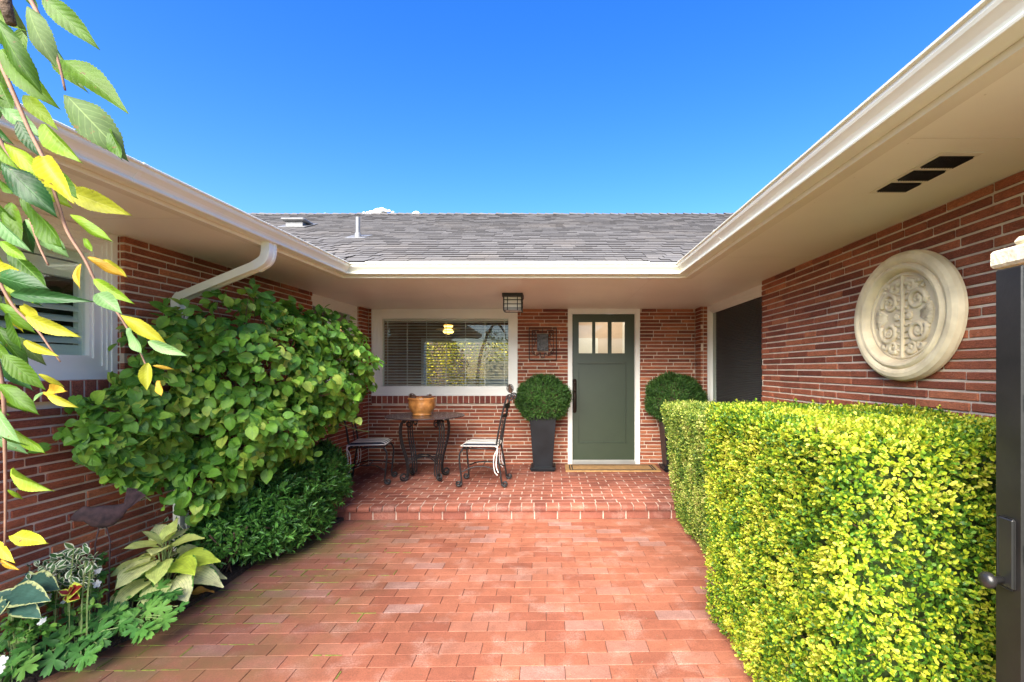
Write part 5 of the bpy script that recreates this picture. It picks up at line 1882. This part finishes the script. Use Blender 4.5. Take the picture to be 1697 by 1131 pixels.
def busy(label, poly, nleaf, flowers, base, Df):
    t = thing('busy_lizzie', label, 'plant', base)
    sp = spread(poly, nleaf, Df, (.028, .045))
    pv = np.array([tuple(P(x, y, D)) for x, y, D, s in sp]); N = len(pv)
    stuff(leaves('foliage', VT, pv, NR.normal(0, 1, (N, 3)) + [0.2, -.5, -.1], NR.normal(0, .35, (N, 3)) + [.1, -.5, 1], np.array([s[3] for s in sp]), M_IMP, t))
    for (x, y) in flowers:
        c = P(x, y, Df(x, y) - .04)
        g = G(); n0 = Vector((R.uniform(-.3, .5), -.8, R.uniform(.4, 1))).normalized(); a = n0.orthogonal().normalized(); b = n0.cross(a)
        for k_ in range(5):
            an = 2 * PI * k_ / 5 + .3; d = a * math.cos(an) + b * math.sin(an); s2 = n0.cross(d)
            g.add([c, c + d * .011 + s2 * .008, c + d * .019 + s2 * .006 + n0 * .001, c + d * .021 + n0 * .002, c + d * .019 - s2 * .006 + n0 * .001, c + d * .011 - s2 * .008], [(0, 1, 2, 3), (0, 3, 4, 5)])
        g.build('flower', M_PETAL, t)
    g = G(); g.tube([(base[0], base[1], .0), (base[0] + .01, base[1], .15)], .004, 5); g.build('stems', M_STEM, t)
    return t


busy('busy lizzie with small white flowers between the blue hosta and the cream hosta', [(75, 965), (130, 945), (165, 950), (175, 990), (140, 1015), (75, 1010)], 150, [(97, 948), (87, 955), (115, 950), (120, 968), (161, 968), (78, 990), (108, 995), (163, 946), (65, 1000)], (-2.42, 2.42, .03), lambda x, y: 2.42 + (1000 - y) * .003)
busy('busy lizzie with a single white flower low in the bottom left bed', [(10, 1020), (60, 1015), (90, 1035), (60, 1060), (10, 1060)], 90, [(70, 1030), (-2, 1110), (3, 1095)], (-2.42, 2.2, .03), lambda x, y: 2.2 + (1060 - y) * .003)
# coleus
M_COL = m_leaf('coleus_leaf', [(0, (.16, .01, .012)), (1, (.24, .02, .02))], trans=.2, edge=(.55, .62, .08), edge_at=.62)
col_ = thing('coleus', 'small coleus with dark red yellow edged leaves among the white flowers', 'plant', tuple(P(115, 1000, 2.3)))
lmc = leaf_mesh('leaf', leaf_grid(prof([(0, .05), (.2, .28), (.5, .34), (.8, .18), (1, .01)]), 6, 6, .2, .15), M_COL)
for (b, t) in (((112, 985), (132, 970)), ((114, 984), (96, 980)), ((112, 986), (108, 998)), ((114, 986), (130, 992)), ((113, 984), (118, 973))):
    px_leaf('leaf', lmc, b, t, 2.36, 2.33, Vector((0, -.8, .6)), 1.2, col_, .9)
g = G(); g.tube([P(113, 1020, 2.38), P(113, 985, 2.36)], .003, 5); g.build('stem', M_STEM, col_)
# fine litter blown over the paving and the porch
g = G()
for i in range(260):
    x_, y_ = R.uniform(-2.1, .85), R.uniform(1.9, 4.4)
    if R.random() < .5: x_ = -2.15 + abs(R.gauss(0, .25))
    a = R.uniform(0, 6.28); l = R.uniform(.002, .009); c_, s_ = math.cos(a) * l, math.sin(a) * l
    z_ = .0015
    g.add([(x_ - c_, y_ - s_, z_), (x_ + s_ * .4, y_ - c_ * .4, z_ + .001), (x_ + c_, y_ + s_, z_ + .0015), (x_ - s_ * .4, y_ + c_ * .4, z_ + .001)], [(0, 1, 2, 3)])
stuff(g.build('leaf_litter', m_plain('litter', (.30, .22, .13), .9, .5, 90, lo=(.10, .07, .04)), patio))
# dead leaves on the paving edge
M_DEAD = m_leaf('dead_leaf', [(0, (.30, .13, .03)), (1, (.42, .24, .05))], trans=.15)
lmd = leaf_mesh('dead_leaf', leaf_grid(prof([(0, .05), (.2, .2), (.5, .24), (.8, .12), (1, .01)]), 6, 4, .6, .3, 0, .08), M_DEAD)
for i, (b, t, D0, lab) in enumerate((((270, 985), (290, 970), 2.66, 'curled brown dead leaf fallen below the cream hosta, left one'), ((315, 975), (345, 965), 2.85, 'curled orange brown dead leaf on the paving right of the cream hosta'), ((60, 1075), (90, 1065), 2.28, 'yellow brown withered leaf in the bottom left bed'))):
    a, c = P(*b, D0), P(*t, D0 + .05)
    a.z = max(.035, min(a.z, .08)); c.z = a.z + .01
    o = leaf_obj('dead_leaf', lmd, a, c - a, Vector((.2, -.3, 1)), (c - a).length * 1.3, None)
    tag(o, lab, 'leaf', 'dead leaves at the bed edge')

# ------------------------------------------------------------------ weeping cherry hanging in from the left
tree = thing('weeping_cherry', 'weeping cherry with green and yellow leaves hanging in at the left edge', 'tree', (-1.9, .9, 0))
CM = {
    'g': m_leaf('cherry_leaf_green', spots=True, stops=[(0, (.035, .10, .005)), (1, (.10, .20, .008))], rough=.4, trans=.45, vein=(.16, .30, .05), vein_n=9, tcol=(1.4, 1.3, .6)),
    'd': m_leaf('cherry_leaf_dark', spots=True, stops=[(0, (.015, .06, .012)), (1, (.03, .10, .02))], rough=.35, trans=.25, vein=(.06, .15, .04), vein_n=9),
    'l': m_leaf('cherry_leaf_pale', spots=True, stops=[(0, (.13, .26, .09)), (1, (.19, .33, .11))], rough=.45, trans=.4, vein=(.3, .5, .22), vein_n=9),
    'u': m_leaf('cherry_leaf_underside', spots=True, stops=[(0, (.07, .12, .03)), (1, (.10, .16, .045))], rough=.6, trans=.3, vein=(.22, .30, .10), vein_n=9),
    'y': m_leaf('cherry_leaf_yellow', spots=True, stops=[(0, (.42, .44, .03)), (1, (.58, .52, .03))], rough=.42, trans=.5, vein=(.62, .62, .10), vein_n=9),
    'v': m_leaf('cherry_leaf_lime', spots=True, stops=[(0, (.14, .28, .01)), (1, (.28, .40, .015))], rough=.42, trans=.5, vein=(.40, .52, .08), vein_n=9),
    'o': m_leaf('cherry_leaf_orange', spots=True, stops=[(0, (.50, .26, .02)), (1, (.56, .36, .03))], rough=.45, trans=.45, vein=(.75, .50, .08), vein_n=8)}
CPR = prof([(0, .02), (.12, .12), (.3, .20), (.5, .215), (.7, .16), (.86, .07), (1, .004)])
CVAR = [CHERRY, leaf_grid(CPR, 40, 4, .75, .10, 0, .02, serr=.045), leaf_grid(CPR, 40, 4, .12, .42, 0, .03, serr=.045, curl=.5), leaf_grid(CPR, 40, 4, .45, -.12, 0, .035, serr=.045)]
CMesh = {k_: [leaf_mesh('leaf', tv, m_) for tv in CVAR] for k_, m_ in CM.items()}
CL = [
    ('g', (72, -4), (157, 74), 1.1), ('v', (-12, 12), (48, 57), 1.1), ('u', (48, 12), (54, 84), 1.3), ('g', (45, -10), (72, 30), .8), ('g', (104, 100), (207, 167), 1.0), ('g', (93, 78), (141, 160), .8),
    ('u', (110, 158), (181, 232), 1.5), ('g', (178, 212), (217, 279), .9), ('g', (2, 82), (82, 184), 1.2), ('d', (-12, 45), (20, 85), 1.1), ('g', (-5, 30), (25, 130), .9), ('l', (3, 178), (84, 243), 1.0), ('v', (40, 158), (88, 210), 1.1),
    ('v', (74, 206), (131, 275), 1.0), ('y', (26, 268), (118, 302), 1.0), ('g', (80, 284), (144, 344), 1.0), ('y', (112, 316), (208, 355), 1.1), ('y', (70, 260), (120, 340), 1.0), ('d', (6, 272), (66, 331), 1.3), ('g', (38, 328), (138, 426), 1.15), ('g', (-8, 335), (36, 394), 1.1),
    ('l', (-6, 362), (54, 425), .9), ('l', (44, 364), (90, 421), 1.3), ('g', (16, 418), (103, 492), 1.1), ('d', (18, 487), (137, 497), .55), ('o', (135, 438), (126, 484), 1.2), ('o', (146, 426), (190, 462), 1.0), ('y', (172, 430), (224, 467), .8), ('v', (156, 463), (213, 504), .8),
    ('l', (160, 487), (204, 521), 1.6), ('y', (201, 522), (264, 561), .9), ('y', (36, 507), (83, 531), 1.0), ('y', (44, 524), (122, 563), .9), ('y', (15, 510), (60, 545), 1.0), ('g', (0, 503), (30, 556), 1.2), ('l', (212, 544), (248, 594), 1.2), ('l', (246, 566), (305, 592), .9),
    ('y', (245, 602), (241, 653), 1.4), ('o', (254, 606), (285, 614), .8), ('o', (262, 631), (274, 663), 1.0), ('g', (6, 588), (72, 650), 1.2), ('y', (42, 565), (100, 594), .8), ('y', (64, 620), (104, 645), .9), ('o', (76, 650), (128, 651), .8), ('y', (79, 654), (122, 679), .9), ('l', (76, 650), (50, 667), 1.2),
    ('g', (0, 636), (34, 680), 1.1), ('v', (17, 712), (94, 757), .8), ('l', (-6, 680), (18, 742), 1.4), ('v', (22, 776), (86, 824), .8), ('v', (12, 812), (38, 831), .9), ('y', (18, 888), (98, 904), 1.0), ('y', (-5, 898), (14, 935), 1.0), ('o', (2, 928), (34, 948), .8), ('d', (-10, 455), (45, 480), 1.5),
    ('g', (-6, 130), (40, 210), 1.2), ('d', (30, 200), (62, 262), 1.1), ('v', (-10, 225), (30, 290), 1.1), ('g', (-5, 540), (22, 610), 1.1), ('v', (0, 400), (60, 440), 1.0), ('y', (-10, 440), (40, 462), .9), ('l', (-10, 560), (14, 640), 1.1), ('v', (118, 356), (150, 395), .8), ('v', (140, 395), (160, 425), .8)]
nb = 0
for i, (c_, b, t, w_) in enumerate(CL):
    D0 = 1.02 + .14 * math.sin(i * 1.7) if b[0] > 60 else 1.1 + .16 * math.sin(i * 2.3)
    rr = R.uniform
    nn = Vector((rr(-.5, .5), -1, rr(-.3, .7)))
    px_leaf('leaf', CMesh[c_][i % 4], b, t, D0, D0 - rr(-.02, .05), nn, w_ * .70, tree, .88)
for i in range(85):
    x = -60 + abs(R.gauss(0, 52)); y = R.uniform(-20, 760)
    if y > 620: x = min(x, -5)
    if x > 62: x = R.uniform(-40, 60)
    if 180 < y and x > 90: continue
    an = R.uniform(.6, 1.9); L = R.uniform(42, 72)
    D0 = R.uniform(1.05, 1.4)
    c_ = R.choice('ggdgvvlydgu')
    px_leaf('leaf', CMesh[c_][i % 4], (x, y), (x + L * math.cos(an), y + L * math.sin(an)), D0, D0 - R.uniform(-.05, .05), Vector((R.uniform(-.7, .7), -1, R.uniform(-.4, .8))), R.uniform(.6, .85), tree)
BRN = [([(40, -20), (62, 22), (80, 62), (96, 100), (108, 150)], 1.03, .0040), ([(-20, 60), (20, 150), (48, 215), (75, 270), (95, 335), (112, 385), (140, 430), (160, 470), (185, 505), (205, 535), (228, 575), (243, 608)], 1.05, .0036), ([(-20, 200), (20, 270), (40, 330), (62, 400), (80, 440)], 1.15, .0040),
       ([(-20, 430), (20, 505), (60, 545), (85, 580), (100, 600)], 1.12, .0030), ([(-15, 560), (4, 640), (8, 740), (9, 830), (8, 905)], 1.1, .0040), ([(-10, 690), (6, 700), (20, 716)], 1.1, .002), ([(-60, -60), (-30, 200), (-25, 420), (-15, 600)], 1.25, .007)]
for pts_, D0, r_ in BRN:
    g = G(); sp = spline([P(x, y, D0) for x, y in pts_], 5)
    g.tube(sp, [r_ * (1.25 - .75 * i / len(sp)) for i in range(len(sp))], 7); g.build('branch', M_TWIG, tree, True)
g = G(); g.tube(spline([(-2.0, .75, -.05), (-1.98, .78, .9), (-1.85, .8, 1.9), (-1.5, .95, 2.6), (-1.25, 1.02, 2.4), (-1.2, 1.05, 2.2)], 6), [.06 - .0017 * i for i in range(31)], 10); g.build('trunk', M_BARK, tree, True)

# ------------------------------------------------------------------ clouds far behind the ridge
M_CLOUD = m_plain('cloud_white', (.9, .9, .9), 1.0, .02)
for (px, py, wd, lab) in ((540, 352, 13, 'smallest white cloud peeping over the ridge, the left one'), (627, 347, 24, 'largest white cloud peeping over the roof ridge'), (690, 354, 20, 'low flat white cloud over the ridge, right of the largest')):
    g = G(); D_ = 1500
    for k_ in range(9):
        f = (k_ / 8 - .5) * 2
        rr_ = wd / F * D_ * (.26 - .16 * abs(f)) * R.uniform(.8, 1.2)
        c = P(px + f * wd, py + 3 + 3 * abs(f) + R.uniform(-2, 2), D_ + R.uniform(-10, 10))
        g.lathe([(rr_ * math.sin(a) + .01, rr_ * .8 * math.cos(a)) for a in np.linspace(PI, 0, 9)], c, 14)
    o = g.build('cloud', M_CLOUD, None, True); tag(o, lab, 'cloud', 'clouds above the ridge')

for o in bpy.data.objects:
    if '_w' in o.keys():
        del o['_w']
